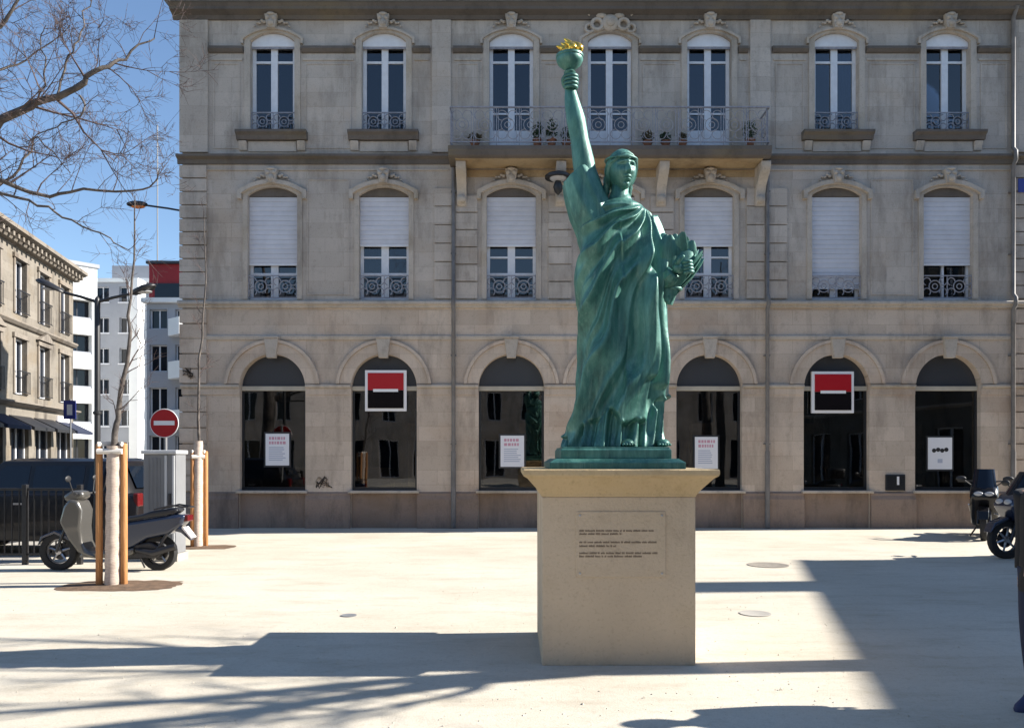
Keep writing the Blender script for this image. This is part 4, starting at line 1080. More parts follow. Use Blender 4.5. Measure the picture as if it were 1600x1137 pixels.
def support(b, offs, h, label, bar_):
    t = thing('tree_support', label, 'tree stake', (b.x, b.y, 0), 0, 'timber supports of the young trees')
    for (x, y) in offs:
        m = MB(); m.lathe([(.01, -.05), (.042, 0), (.040, h - .02), (.030, h), (.005, h + .005)], 10, x, y, 0); m.build('stake', 'stake_wood', t, smooth=40)
    (x0, y0), (x1, y1) = offs[0], offs[1]
    MB().tube([(x0, y0 - .05, bar_), (x1, y1 - .05, bar_)], [.035, .035], 8).build('strap', 'strap', t)
    MB().tube([(x0, y0 - .045, bar_ + .09), (0, .1, bar_ + .1), (x1, y1 - .045, bar_ + .09)], .02, 6, flat=1.6).build('strap', 'strap', t)
    for x, y in offs[2:]: MB().tube([(x, y, bar_), (x0, y0, bar_)], .025, 6).build('strap', 'strap', t)
support(base, [(-.165, -.02), (.135, .0), (.0, .26)], 1.78, 'orange timber stakes holding the young tree by the scooter', 1.68)
support(base2, [(-.07, -.05), (.12, .06), (.0, .2)], 1.72, 'orange timber stakes holding the young tree against the facade', 1.62)
# soil pits
def pit(b, hx_, hy, seed):
    rng = random.Random(seed); m = MB(); n = 40; pts = []
    for i in range(n):
        a = 2 * pi * i / n; c, s_ = cos(a), sin(a); k = 1 / max(abs(c), abs(s_)) * .5 + .5
        pts.append((b.x + hx_ * c * k * rng.uniform(.94, 1.06) + .1, b.y + hy * s_ * k * rng.uniform(.9, 1.1), .008))
    m.add(pts + [(b.x + .1, b.y, .03)], [(i, (i + 1) % n, n) for i in range(n)])
    struct(m.build('tree_pit', 'soil'))
pit(base, .72, .42, 1); pit(base2, .55, .35, 2)

# ------------------------------------------------------------------ double street lamp
D = 13.0; px0 = 152
lp = P(px0, 0, D); k = FPX / D
t = thing('street_lamp', 'black street lamp post with two arms behind the young tree', 'street lamp', (lp.x, D, 0))
top = 1.6 + (HOR - 470) / k
MB().lathe([(.10, 0), (.10, .25), (.065, .5), (.048, 1.2), (.045, top), (.03, top + .05), (.005, top + .08)], 14).build('post', 'black_iron', t, smooth=40)
for (pa, pya, pb, pyb, sgn) in ((100, 457, 57, 438, -1), (205, 459, 243, 446, 1)):
    a = Vector(((pa - px0) / k, 0, 1.6 + (HOR - pya) / k)); b = Vector(((pb - px0) / k, 0, 1.6 + (HOR - pyb) / k))
    MB().tube([(0, 0, top - .02), a.lerp(Vector((0, 0, top)), .5), a], [.028, .024, .022], 8).build('arm', 'black_iron', t, smooth=50)
    h = MB(); c = (a + b) / 2; dv = (b - a); ln = dv.length
    rings = []
    for f, w, hh in ((0, .03, .03), (.12, .09, .05), (.5, .125, .075), (.85, .10, .06), (1, .03, .02)):
        p = a + dv * f; rings.append([(p.x, p.y + w * cos(2 * pi * i / 12), p.z + hh * max(-.5, sin(2 * pi * i / 12))) for i in range(12)])
    h.rings(rings); ho = h.build('lamp_head', 'black_iron', t, smooth=50)
    h = MB(); p = a + dv * .5; h.ball((p.x, p.y, p.z - .035), .1, 12, 6, (1.5, .8, .3)); h.build('lens', 'lamp_clear', ho, smooth=60)
for z in (1.0, 2.3): MB().lathe([(.05, 0), (.066, .01), (.066, .05), (.05, .06)], 14, 0, 0, z).build('collar', 'black_iron', t, smooth=40)

# ------------------------------------------------------------------ cabinet, road sign, fence
D = 12.3; k = FPX / D; x0, x1 = (222 - 800) / k, (275 - 800) / k; cx = (x0 + x1) / 2; w = (x1 - x0) / 2; zt = 1.6 + (HOR - 703) / k
t = thing('utility_cabinet', 'grey ribbed metal utility cabinet with pale lid behind the scooter', 'cabinet', (cx, D + .2, 0))
MB().box(-w + .01, w - .01, -.18, .2, .12, zt - .06).build('body', 'cabinet_grey', t, bevel=.01)
MB().box(-w - .015, w + .015, -.22, .23, zt - .06, zt).build('lid', 'cabinet_pale', t, bevel=.012)
MB().box(-w - .02, w + .02, -.2, .22, 0, .12).build('base', 'pavement', t)
for xx in (-.17, -.11, -.05, .0): MB().box(xx - .008, xx + .008, -.192, -.179, .2, zt - .12).build('rib', 'cabinet_grey', t)
for xx, ww in ((.10, .035), (.215, .03)): MB().box(xx - ww / 2, xx + ww / 2, -.2, -.179, .15, zt - .08).build('edge_strip', 'cabinet_pale', t)
MB().box(.145, .175, -.205, -.179, .85, 1.05).build('handle', 'dark_metal', t)
D = 14.6; k = FPX / D; cx = (257 - 800) / k; cz = 1.6 + (HOR - 661) / k; r = 22.5 / k
t = thing('no_entry_sign', 'round red no entry sign with white bar on a pole', 'road sign', (cx, D, 0))
MB().lathe([(.03, 0), (.03, cz + .25), (.001, cz + .26)], 12, 0, .045, 0).build('pole', 'cabinet_grey', t, smooth=40)
MB().lathe([(.001, -.012), (r - .012, -.012), (r - .012, .01), (.001, .01)], 36, 0, 0, cz, 'y').build('disc', 'logo_red', t)
m = MB(); m.ring((0, -.008, cz), r - .006, .008, 36, 6); m.build('rim', 'sign_white', t, smooth=60)
MB().box(-r * .72, r * .72, -.016, -.0115, cz - r * .14, cz + r * .17).build('bar', 'sign_white', t)
MB().box(-.05, .05, .012, .06, cz - .1, cz - .06).build('clamp', 'dark_metal', t)
# low iron fence along the street
D = 12.0; k = FPX / D
t = thing('iron_fence', 'low black iron fence with thin bars in front of the parked car', 'fence', (-8.1, D, 0))
zr = 1.13
fa, fb = -1.6, 1.62
MB().box(fa, fb, -.02, .02, zr - .02, zr + .02).build('top_rail', 'black_iron', t, bevel=.005)
MB().box(fa, fb, -.012, .012, .14, .17).build('bottom_rail', 'black_iron', t)
for x in (fa, .80, fb): MB().box(x - .035, x + .035, -.035, .035, 0, zr + .07).build('post', 'black_iron', t, bevel=.006)
bme = MB().box(-.008, .008, -.008, .008, .17, zr - .02).mesh('bar', 'black_iron')
x = fa + .11
while x < fb - .05:
    if abs(x - .80) > .05: place('bar', bme, t, (x, 0, 0))
    x += .11

# ------------------------------------------------------------------ vehicles
def wheel(parent, c, R, w, spokes=5, seg=26, rim='alloy'):
    t_ = MB(); t_.lathe([(R * .66, -w * .42), (R * .80, -w * .5), (R * .95, -w * .46), (R, -w * .28), (R, w * .28), (R * .95, w * .46), (R * .80, w * .5), (R * .66, w * .42), (R * .66, -w * .42)], seg, 0, 0, 0, 'y', False)
    o = t_.build('wheel', 'tyre', parent, smooth=40, loc=c)
    r_ = MB(); r_.ring((0, 0, 0), R * .64, R * .05, seg, 6); r_.lathe([(R * .001, -w * .36), (R * .16, -w * .34), (R * .18, 0), (R * .16, w * .34), (R * .001, w * .36)], 14, 0, 0, 0, 'y')
    for q in range(spokes):
        a = 2 * pi * q / spokes + .3
        r_.tube([(R * .13 * cos(a), 0, R * .13 * sin(a)), (R * .64 * cos(a), 0, R * .64 * sin(a))], [R * .07, R * .05], 6)
    r_.build('rim', rim, o, smooth=50)
    d_ = MB(); d_.lathe([(R * .2, w * .2), (R * .45, w * .2), (R * .45, w * .24), (R * .2, w * .24)], 20, 0, 0, 0, 'y'); d_.build('brake_disc', 'dark_metal', o)
    return o

def slab(name, prof, w0, w1, m, parent, bev=.03, seg=3):
    """rounded body panel: side profile across the width, slightly narrower outside"""
    mb = MB(); mb.prism(prof, -w0, w0, 'y'); return mb.build(name, m, parent, smooth=40, bevel=bev, seg=seg)

def make_scooter(t, paint, dark, R=.27):
    """local: faces -X, wheels on z=0, front axle at x=-.70, rear at x=.72"""
    wheel(t, (-.70, 0, R), R, .11); wheel(t, (.72, 0, R - .02), R - .02, .13)
    slab('front_mudguard', [(-.98, .36), (-.93, .49), (-.74, .57), (-.55, .50), (-.49, .40), (-.56, .44), (-.74, .525), (-.9, .46)], .075, 0, dark, t, .012)
    f = MB()
    for s in (-1, 1): f.tube([(-.70, s * .085, R), (-.62, s * .085, .5), (-.5, s * .05, .8)], .022, 8)
    f.build('fork', 'dark_metal', t, smooth=50)
    slab('leg_shield', [(-.62, .70), (-.50, .46), (-.36, .27), (-.22, .20), (-.10, .18), (-.12, .25), (-.24, .30), (-.30, .42), (-.32, .62), (-.30, .86), (-.36, 1.0), (-.48, 1.02), (-.56, .92)], .17, 0, paint, t, .05)
    slab('footboard', [(-.36, .20), (.25, .18), (.42, .24), (.42, .34), (.2, .285), (-.3, .285)], .155, 0, paint, t, .03)
    slab('rear_body', [(.10, .30), (.20, .62), (.34, .70), (.95, .80), (1.14, .80), (1.10, .66), (.90, .52), (.60, .46), (.40, .34), (.25, .28)], .14, 0, dark, t, .05)
    slab('seat', [(.18, .70), (.24, .76), (.50, .80), (.66, .85), (1.0, .90), (1.05, .86), (.98, .805), (.5, .735), (.3, .70)], .135, 0, 'seat_vinyl', t, .035)
    slab('engine', [(.30, .16), (.74, .18), (.84, .30), (.62, .42), (.36, .38), (.28, .28)], .09, 0, 'dark_metal', t, .03)
    m = MB(); m.tube([(.45, -.13, .30), (.7, -.15, .26), (1.02, -.16, .36)], [.03, .05, .045], 10); m.build('exhaust', 'dark_metal', t, smooth=50)
    m = MB(); m.tube([(.72, -.1, R), (.92, -.1, .62)], .025, 8); m.build('shock_absorber', 'dark_metal', t, smooth=50)
    m = MB(); m.tube([(-.44, 0, .98), (-.38, 0, 1.07)], .03, 8); m.tube([(-.30, -.33, 1.10), (-.38, -.2, 1.09), (-.40, 0, 1.06), (-.38, .2, 1.09), (-.30, .33, 1.10)], .015, 8)
    for s in (-1, 1): m.tube([(-.29, s * .36, 1.10), (-.34, s * .23, 1.095)], .021, 8)
    m.build('handlebar', 'black_plastic', t, smooth=50)
    slab('headlamp_cowl', [(-.56, .98), (-.60, 1.06), (-.48, 1.14), (-.32, 1.13), (-.30, 1.04), (-.4, .98)], .12, 0, paint, t, .04)
    m = MB(); m.ball((-.58, 0, 1.04), .07, 12, 8, (.4, 1.2, .7)); m.build('headlight', 'lamp_clear', t, smooth=60)
    for s in (-1, 1):
        m = MB(); m.tube([(-.36, s * .26, 1.10), (-.38, s * .33, 1.28)], .008, 6); m.ball((-.38, s * .36, 1.31), .07, 12, 8, (.25, 1, .65)); m.build('mirror', 'black_plastic', t, smooth=60)
    m = MB(); m.box(1.10, 1.17, -.10, .10, .70, .79); m.build('tail_light', 'lamp_red', t, bevel=.015)
    m = MB(); m.prism([(1.08, .60), (1.20, .46), (1.215, .47), (1.10, .62)], -.09, .09, 'y'); m.build('number_plate', 'sign_white', t)
    slab('rear_mudguard', [(.95, .62), (1.10, .58), (1.20, .44), (1.18, .43), (1.05, .54), (.93, .57)], .06, 0, dark, t, .008)
    m = MB(); m.tube([(.36, .1, .26), (.42, .2, .012)], .014, 6); m.build('stand', 'dark_metal', t, smooth=50)
    m = MB(); m.tube([(.70, -.12, .87), (.95, -.13, .93), (1.16, -.08, .90), (1.18, .08, .90), (.95, .13, .93), (.70, .12, .87)], .014, 6); m.build('grab_rail', 'dark_metal', t, smooth=50)
t = thing('scooter', 'silver and dark motor scooter parked behind the staked young tree', 'scooter', P(170, 0, 11.4).xy.to_3d())
make_scooter(t, 'silver_paint', 'navy_paint')

def make_touring(t, paint, box=True):
    """big touring motorcycle, faces -X"""
    R = .31
    wheel(t, (-.76, 0, R), R, .12, 6); wheel(t, (.76, 0, R), R, .17, 6)
    slab('front_mudguard', [(-1.10, .42), (-1.02, .58), (-.80, .67), (-.56, .60), (-.46, .46), (-.54, .50), (-.76, .635), (-1.0, .52)], .09, 0, paint, t, .015)
    f = MB()
    for s in (-1, 1): f.tube([(-.76, s * .1, R), (-.50, s * .09, .95)], .03, 8)
    f.build('fork', 'dark_metal', t, smooth=50)
    slab('fairing', [(-.86, .86), (-.70, .62), (-.52, .40), (-.30, .26), (.10, .24), (.18, .40), (-.08, .56), (-.14, .78), (-.22, 1.02), (-.42, 1.10), (-.70, 1.02)], .24, 0, paint, t, .09, 4)
    slab('tank', [(-.30, .74), (-.26, .98), (-.08, 1.04), (.16, .92), (.22, .74)], .15, 0, paint, t, .07, 4)
    slab('seat', [(.10, .74), (.16, .84), (.44, .80), (.56, .90), (.96, .96), (1.02, .90), (.92, .78), (.5, .72)], .16, 0, 'seat_vinyl', t, .05)
    slab('rear_body', [(.14, .52), (.20, .74), (.5, .715), (.92, .775), (1.14, .84), (1.16, .74), (.9, .60), (.5, .48)], .14, 0, paint, t, .05)
    slab('engine', [(-.28, .20), (.30, .18), (.46, .30), (.40, .58), (-.1, .66), (-.26, .45)], .16, 0, 'dark_metal', t, .04)
    m = MB(); m.tube([(-.1, -.19, .26), (.4, -.2, .22), (1.05, -.22, .36)], [.03, .05, .06], 10); m.build('exhaust', 'alloy', t, smooth=50)
    m = MB(); n = 12
    m.rings([[(-.66 + .26 * f, .21 * (1 - .25 * f) * sin(-1.2 + 2.4 * q / n), 1.02 + .36 * f + (.13 * (1 - cos(-1.2 + 2.4 * q / n))) * -.3) if 0 else (-.72 + .26 * f + .16 * (1 - cos(-1.2 + 2.4 * q / n)), .23 * (1 - .2 * f) * sin(-1.2 + 2.4 * q / n), 1.0 + .38 * f) for q in range(n + 1)] for f in (0, .5, 1)], cap=False, closed=False)
    m.build('windscreen', 'car_glass', t, smooth=60)
    m = MB(); m.tube([(-.24, -.42, 1.14), (-.34, -.24, 1.14), (-.40, 0, 1.1), (-.34, .24, 1.14), (-.24, .42, 1.14)], .016, 8)
    for s in (-1, 1): m.tube([(-.22, s * .46, 1.14), (-.29, s * .32, 1.14)], .023, 8)
    m.build('handlebar', 'black_plastic', t, smooth=50)
    for s in (-1, 1):
        m = MB(); m.tube([(-.42, s * .22, 1.06), (-.44, s * .36, 1.17)], .012, 6); m.ball((-.44, s * .40, 1.19), .085, 12, 8, (.35, 1.1, .6)); m.build('mirror', 'black_plastic', t, smooth=60)
        m = MB(); m.ball((-.80, s * .09, .90), .085, 12, 8, (.4, 1.0, .6)); m.build('headlight', 'lamp_clear', t, smooth=60)
        m = MB(); m.ball((-.70, s * .22, .82), .04, 10, 6, (.7, .7, .5)); m.build('indicator', 'lamp_orange', t, smooth=60)
        m = MB(); m.tube([(-.76, s * .255, .70), (-.3, s * .255, .60), (.12, s * .252, .50)], .014, 6); m.build('trim_strip', 'alloy', t, smooth=60)
        if box:
            m = MB(); m.box(.50, 1.06, s * .17 - .0 if s > 0 else -.36, .36 if s > 0 else -.17, .46, .82); m.build('pannier', 'black_plastic', t, bevel=.05, smooth=40)
    if box: m = MB(); m.box(.84, 1.26, -.24, .24, .99, 1.30); m.build('top_box', 'black_plastic', t, bevel=.07, smooth=40)
    m = MB(); m.box(1.14, 1.19, -.12, .12, .76, .83); m.build('tail_light', 'lamp_red', t, bevel=.01)
    m = MB(); m.box(1.17, 1.18, -.1, .1, .46, .62); m.build('number_plate', 'sign_white', t)
    m = MB(); m.tube([(.1, .14, .22), (.18, .26, .012)], .016, 6); m.build('stand', 'dark_metal', t, smooth=50)
p = P(1561, 0, 12.7)
t = thing('motorcycle', 'dark blue touring motorcycle, nearer of the two at the right edge', 'motorcycle', (p.x + .86, 12.7 + .1, 0), radians(8), 'motorcycles parked at the right edge'); make_touring(t, 'navy_paint', True)
p = P(1519, 0, 15.4)
t = thing('motorcycle', 'black motorcycle with front wheel turned to the square, behind the blue one', 'motorcycle', (p.x + .66, 15.4 + .70, 0), radians(58), 'motorcycles parked at the right edge'); make_touring(t, 'black_paint', False)

# dark car behind the fence
def make_car(t, paint):
    """faces -X; length 4.3, width 1.76, height 1.58; origin at the middle of the wheelbase"""
    W = .88
    sec = [(-2.12, .34, .66, .70), (-2.05, .26, .80, .80), (-1.75, .24, .92, .86), (-1.0, .24, 1.02, W), (0, .24, 1.05, W), (1.2, .24, 1.06, W), (1.9, .26, 1.04, .86), (2.08, .34, .98, .80)]
    b = MB(); rings = []
    for x, z0, z1, w in sec:
        rings.append([(x, -w + .06, z0), (x, -w, z0 + .14), (x, -w - .0, (z0 + z1) / 2 + .05), (x, -w + .05, z1 - .05), (x, -w + .16, z1), (x, w - .16, z1), (x, w - .05, z1 - .05), (x, w, (z0 + z1) / 2 + .05), (x, w, z0 + .14), (x, w - .06, z0)])
    b.rings(rings); body = b.build('body', paint, t, smooth=35, bevel=.02)
    c = MB()
    def cab(z): f = (z - 1.0) / .58; return (-1.0 + .72 * f, 1.98 - .30 * f, .80 - .17 * f)
    rings = []
    for z in (1.0, 1.2, 1.45, 1.54):
        a, e, w = cab(z); r_ = .12
        rings.append([(a + .14, -w, z), (e - .1, -w, z), (e, -w + .14, z), (e, w - .14, z), (e - .1, w, z), (a + .14, w, z), (a, w - .25, z), (a, -w + .25, z)])
    a, e, w = cab(1.58); rings.append([(a + .28, -w + .08, 1.59), (e - .25, -w + .08, 1.59), (e - .1, -w + .2, 1.59), (e - .1, w - .2, 1.59), (e - .25, w - .08, 1.59), (a + .28, w - .08, 1.59), (a + .15, w - .25, 1.59), (a + .15, -w + .25, 1.59)])
    c.rings(rings); c.build('cabin', paint, t, smooth=35, bevel=.02)
    for s in (-1, 1):
        for (xa, xb, xc, xd) in ((-.62, .28, .28, -.12), (.36, 1.18, 1.18, .36), (1.26, 1.66, 1.50, 1.26)):
            g_ = MB(); y = lambda z: s * (.80 - .17 * (z - 1.0) / .58 + .006)
            g_.add([(xa, y(1.06), 1.06), (xb, y(1.06), 1.06), (xc, y(1.47), 1.47), (xd, y(1.47), 1.47)], [(0, 1, 2, 3)]); g_.build('side_window', 'car_glass', t)
        for x in (-.60, .32): MB().box(x - .005, x + .005, s * W - .004 if s > 0 else -W - .004, s * W + .004 if s > 0 else -W + .004, .4, .92).build('door_gap', 'black_plastic', t)
        for x in (.12, .98): MB().box(x, x + .18, min(s * W, s * (W + .025)), max(s * W, s * (W + .025)), .84, .87).build('door_handle', 'alloy', t)
        m = MB(); m.ball((-.66, s * (W + .09), 1.08), .1, 10, 8, (.6, 1, .7)); m.tube([(-.62, s * .78, 1.04), (-.64, s * .92, 1.06)], .02, 6); m.build('mirror', paint, t, smooth=60)
        m = MB(); m.ball((-1.98, s * .62, .76), .14, 10, 8, (.8, 1.1, .55)); m.build('headlight', 'lamp_clear', t, smooth=60)
        m = MB(); m.box(2.0, 2.09, min(s * .58, s * .78), max(s * .58, s * .78), .80, 1.02); m.build('tail_light', 'lamp_red', t, bevel=.02)
        m = MB(); m.tube([(-1.0, s * .62, 1.605), (1.5, s * .62, 1.605)], .018, 6); m.build('roof_rail', 'alloy', t, smooth=50) if 0 else None
        for x in (-1.3, 1.28):
            m = MB(); m.lathe([(.001, 0), (.38, 0), (.38, .02), (.001, .02)], 26, x, s * (W - .005) if s < 0 else W - .015, .34, 'y'); m.build('wheel_arch', 'black_plastic', t)
            wheel(t, (x, s * (W - .09), .33), .33, .21, 7)
    m = MB(); m.add([(-.985, -.55, 1.03), (-.985, .55, 1.03), (-.40, .47, 1.50), (-.40, -.47, 1.50)], [(0, 1, 2, 3)]); m.build('windscreen', 'car_glass', t)
    m = MB(); m.add([(1.965, -.55, 1.1), (1.965, .55, 1.1), (1.775, .47, 1.46), (1.775, -.47, 1.46)], [(0, 1, 2, 3)]); m.build('rear_window', 'car_glass', t)
    m = MB(); m.box(-2.14, -2.05, -.5, .5, .30, .42); m.build('grille', 'black_plastic', t, bevel=.02)
    m = MB(); m.box(2.08, 2.1, -.26, .26, .62, .74); m.build('number_plate', 'sign_white', t)
t = thing('parked_car', 'dark parked car side on behind the fence and scooter', 'car', (-8.2, 13.85, 0)); make_car(t, 'black_paint')

# ------------------------------------------------------------------ the side street
def simple_building(t, bays, zr, opening, m, depth, x_len, cornice_m='stone_trim', frame='white_paint', rev=.22, roof=None, ztop=None):
    """plain block in local space: facade on y=0, outward -y; opening(i, j) -> (half, zbot, ztop) or None"""
    w = MB(); n = len(bays)
    for j in range(len(zr) - 1):
        for i in range(n - 1):
            cx = (bays[i] + bays[i + 1]) / 2; op = opening(i, j)
            wall_bay(w, bays[i], bays[i + 1], zr[j], zr[j + 1], (cx, op[0], op[1], op[2], 0) if op else None, rev, 1)
    z0, z1 = zr[0], zr[-1]; a, b = bays[0], bays[-1]
    w.add([(a, 0, z0), (a, 0, z1), (a, depth, z1), (a, depth, z0)], [(0, 1, 2, 3)]); w.add([(b, 0, z0), (b, depth, z0), (b, depth, z1), (b, 0, z1)], [(0, 1, 2, 3)])
    w.add([(a, depth, z0), (a, depth, z1), (b, depth, z1), (b, depth, z0)], [(0, 1, 2, 3)]); w.add([(a, 0, z1), (b, 0, z1), (b, depth, z1), (a, depth, z1)], [(0, 1, 2, 3)])
    w.build('wall', m, t)
    for j in range(len(zr) - 1):
        for i in range(n - 1):
            op = opening(i, j)
            if not op: continue
            cx = (bays[i] + bays[i + 1]) / 2; h, zb, zt = op
            f = MB(); y0, y1 = rev - .08, rev - .01
            f.box(cx - h, cx - h + .06, y0, y1, zb, zt); f.box(cx + h - .06, cx + h, y0, y1, zb, zt); f.box(cx - h + .06, cx + h - .06, y0, y1, zt - .06, zt); f.box(cx - h + .06, cx + h - .06, y0, y1, zb, zb + .06)
            if h > .4: f.box(cx - .04, cx + .04, y0, y1, zb + .06, zt - .06)
            win = f.build('window', frame, t)
            MB().box(cx - h + .06, cx + h - .06, rev - .035, rev - .005, zb + .06, zt - .06).build('pane', 'car_glass', win)
            yield i, j, cx, h, zb, zt, win

# old stone terrace on the far side of the street
u = Vector((-.2, 1)).normalized(); ang = atan2(u.y, u.x)
t = thing('stone_terrace', 'old sunlit stone terrace with balconies along the left side street', 'building', (-16.2, 19.5, 0), ang)
L = 16.1; nb = 7; bays = [L * i / nb for i in range(nb + 1)]; zr = [0, 3.7, 6.65, 9.5]
def op(i, j): return ((.8, .0, 2.9), (.52, 3.95, 6.0), (.5, 6.9, 8.9))[j]
for i, j, cx, h, zb, zt, win in simple_building(t, bays, zr, op, 'stone_town', 9, L):
    if j:
        s = MB(); s.box(cx - h - .14, cx - h - .002, -.05, .0015, zb, zt + .002); s.box(cx + h + .002, cx + h + .14, -.05, .0015, zb, zt + .002); s.box(cx - h - .2, cx + h + .2, -.09, .0015, zt + .004, zt + .16)
        sr_ = s.build('window_surround', 'town_trim', t)
        if j == 1 and i % 2: MB().prism([(cx - h - .3, zt + .2), (cx + h + .3, zt + .2), (cx, zt + .55)], -.16, .0015, 'y').build('pediment', 'town_trim', t)
        g_ = MB(); g_.box(cx - h - .1, cx + h + .1, -.14, -.11, zb + .82, zb + .86); g_.box(cx - h - .1, cx + h + .1, -.14, -.11, zb + .05, zb + .08)
        q = cx - h - .09
        while q < cx + h + .1: g_.box(q, q + .015, -.132, -.118, zb + .08, zb + .82); q += .11
        g_.build('guard_rail', 'black_iron', t)
    else:
        MB().prism([(.0015, 3.15), (-.85, 2.72), (-.85, 2.60), (-.8, 2.60), (.0015, 3.05)], cx - 1.0, cx + 1.0, 'x').build('awning', 'black_plastic' if i % 3 else 'cloth_navy', t)
for z, d in ((3.6, .3), (6.55, .18)): MB().prism([(.0015, z - .12), (-d * .5, z - .1), (-d, z), (-d, z + .06), (.0015, z + .09)], -.1, L + .1, 'x').build('string_course', 'town_trim', t)
MB().prism([(.0015, 9.35), (-.2, 9.38), (-.3, 9.55), (-.55, 9.66), (-.55, 9.8), (.0015, 9.86)], -.2, L + .2, 'x').build('cornice', 'town_trim', t)
for q in range(38): MB().box(q * .43 + .05, q * .43 + .2, -.42, -.29, 9.42, 9.57).build('modillion', 'town_trim', t)
m = MB(); m.add([(-.2, -.5, 9.82), (L + .2, -.5, 9.82), (L + .2, 9, 9.82), (-.2, 9, 9.82), (0, 3.4, 11.0), (L, 3.4, 11.0)], [(0, 1, 5, 4), (1, 2, 5), (2, 3, 4, 5), (3, 0, 4)]); rf = m.build('roof', 'roof_tile', t)
for x in (9.0, 13.5):
    c = MB(); c.box(x - .5, x + .5, 2.8, 3.5, 9.9, 12.4); c.build('chimney', 'stone_town', rf, bevel=.02)
    for q in range(3): MB().lathe([(.11, 12.4), (.09, 12.75), (.07, 12.75), (.07, 12.45)], 10, x - .3 + q * .3, 3.15, 0).build('chimney_pot', 'terracotta', rf)
MB().box(14.0, 15.6, -.08, .0015, 2.95, 3.35).build('shop_sign', 'sign_white', t)
# blue square sign on a post further down the street
k = FPX / 30.0; t = thing('parking_sign', 'small square blue road sign on a post down the side street', 'road sign', (P(109, 0, 30).x, 30, 0))
MB().lathe([(.03, 0), (.03, 3.8), (.001, 3.81)], 10, 0, .05, 0).build('post', 'cabinet_grey', t, smooth=40)
MB().box(-.23, .23, -.01, .015, 3.05, 3.75).build('plate', 'sign_blue', t)
MB().box(-.1, .1, -.014, -.009, 3.2, 3.6).build('symbol', 'sign_white', t)

# white modern flats
t = thing('white_flats', 'white modern block of flats with dark square loggias down the street', 'building', (-37.9, 61.75, 0), atan2(.75, .66))
bays = [0, 3.0, 5.6]; zr = [0, 3.6, 6.5, 9.3, 12.1, 14.9, 17.2]
def op(i, j): return (.9, zr[j] + (.75 if j else .2), zr[j + 1] - .45) if j < 5 else None
for i, j, cx, h, zb, zt, win in simple_building(t, bays, zr, op, 'white_render', 6, 14, frame='dark_metal', rev=.8):  # dark frames and panes put the shade inside the loggias into colour
    if j: MB().box(cx - h + .01, cx + h - .01, .06, .1, zb, zb + .2).build('parapet', 'grey_render', win)
MB().box(-.15, 5.75, -.12, 6.1, 17.2, 17.5).build('roof', 'grey_render', t)
# grey flats closing the street
t = thing('grey_flats', 'shaded grey block of flats closing the end of the side street', 'building', (-38.5, 73, 0))
bays = [0, 2.2, 4.4, 6.6, 8.8, 11, 13.2]; zr = [0, 3.5, 6.4, 9.2, 12.0, 14.8, 17.6]
def op(i, j): return (.62, zr[j] + 1.0, zr[j + 1] - .4) if i != 2 else None
for i, j, cx, h, zb, zt, win in simple_building(t, bays, zr, op, 'grey_render', 10, 13, rev=.3):
    MB().box(cx - h - .1, cx + h + .1, -.12, .0015, zb - .12, zb - .002).build('sill', 'white_paint', win)
MB().box(-.1, 13.3, -.15, 10.1, 17.6, 17.95).build('roof', 'white_render', t)
MB().box(4.4, 5.2, -1.8, -.002, 0, 17.6).build('stair_tower', 'white_render', t)
MB().box(1, 5, 2, 6, 17.95, 19.6).build('lift_house', 'grey_render', t)
# block with the red roof storey
t = thing('red_topped_flats', 'grey and white flats with a dark red roof storey beside the stone facade', 'building', (-20.55, 45, 0))
bays = [0, 1.3, 2.9, 5.0, 7.0, 9]; zr = [0, 3.2, 5.9, 8.3, 10.3]
def op(i, j): return (.5, zr[j] + .55, zr[j + 1] - .35)
for i, j, cx, h, zb, zt, win in simple_building(t, bays, zr, op, 'grey_render', 9, 9, rev=.3):
    if i >= 1 and j:       # white balconies, splay added so their fronts catch the sun
        b_ = MB(); z = zr[j] + .1
        b_.prism([(cx - .75, .0), (cx - .75, -.35), (cx + .2, -1.15), (cx + .78, -.5), (cx + .78, 0)], z, z + .95, 'z'); b_.build('balcony', 'white_render', t)
MB().box(-.2, 9.2, -.3, 9.2, 10.3, 10.55).build('slab', 'white_render', t)
pn = MB(); pn.box(0, 9, .3, 8, 10.55, 12.55); po = pn.build('roof_storey', 'red_clad', t)
for q in range(5): MB().box(.35 + q * 1.7, 1.75 + q * 1.7, .22, .302, 10.6, 11.45).build('roof_window', 'car_glass', po)
MB().box(-.1, 9.1, .1, 8.1, 12.55, 12.7).build('roof_edge', 'dark_metal', po)
an = thing('roof_aerial', 'thin television aerial rising above the street beside the stone building', 'aerial', P(246, 0, 46).xy.to_3d() + Vector((0, 0, 12.7)))
zt = 1.6 + (HOR - 195) * 46 / FPX - 12.7
MB().tube([(0, 0, 0), (0, 0, zt)], .035, 6).build('mast', 'cabinet_grey', an)
for q in range(6): MB().tube([(-.45 + q * .04, -.2 + q * .1, zt - .8), (.45 - q * .04, -.2 + q * .1, zt - .8)], .012, 4).build('rod', 'cabinet_grey', an)
# a parked van and a small car down the street
def small_car(loc, rz, m, label):
    t = thing('street_car', label, 'car', loc, rz, 'cars down the side street'); make_car(t, m)
small_car((-10.4, 27.5, 0), radians(96), 'navy_paint', 'dark blue car parked down the side street behind the cabinet')
small_car((-15.0, 27, 0), radians(-82), 'black_paint', 'black car parked along the old stone terrace')
small_car((-15.9, 33, 0), radians(-82), 'silver_paint', 'silver car parked farther along the old stone terrace')

# ------------------------------------------------------------------ houses to the right of the square, beyond the frame: they throw the big shade
dv = Vector((1.74, 6.1)).normalized(); e1 = Vector((20.1, 13.55)); e0 = e1 - dv * 24
t = thing('stone_house_row', 'row of stone houses on the right of the square', 'building', (e0.x, e0.y, 0), atan2(dv.y, dv.x) )
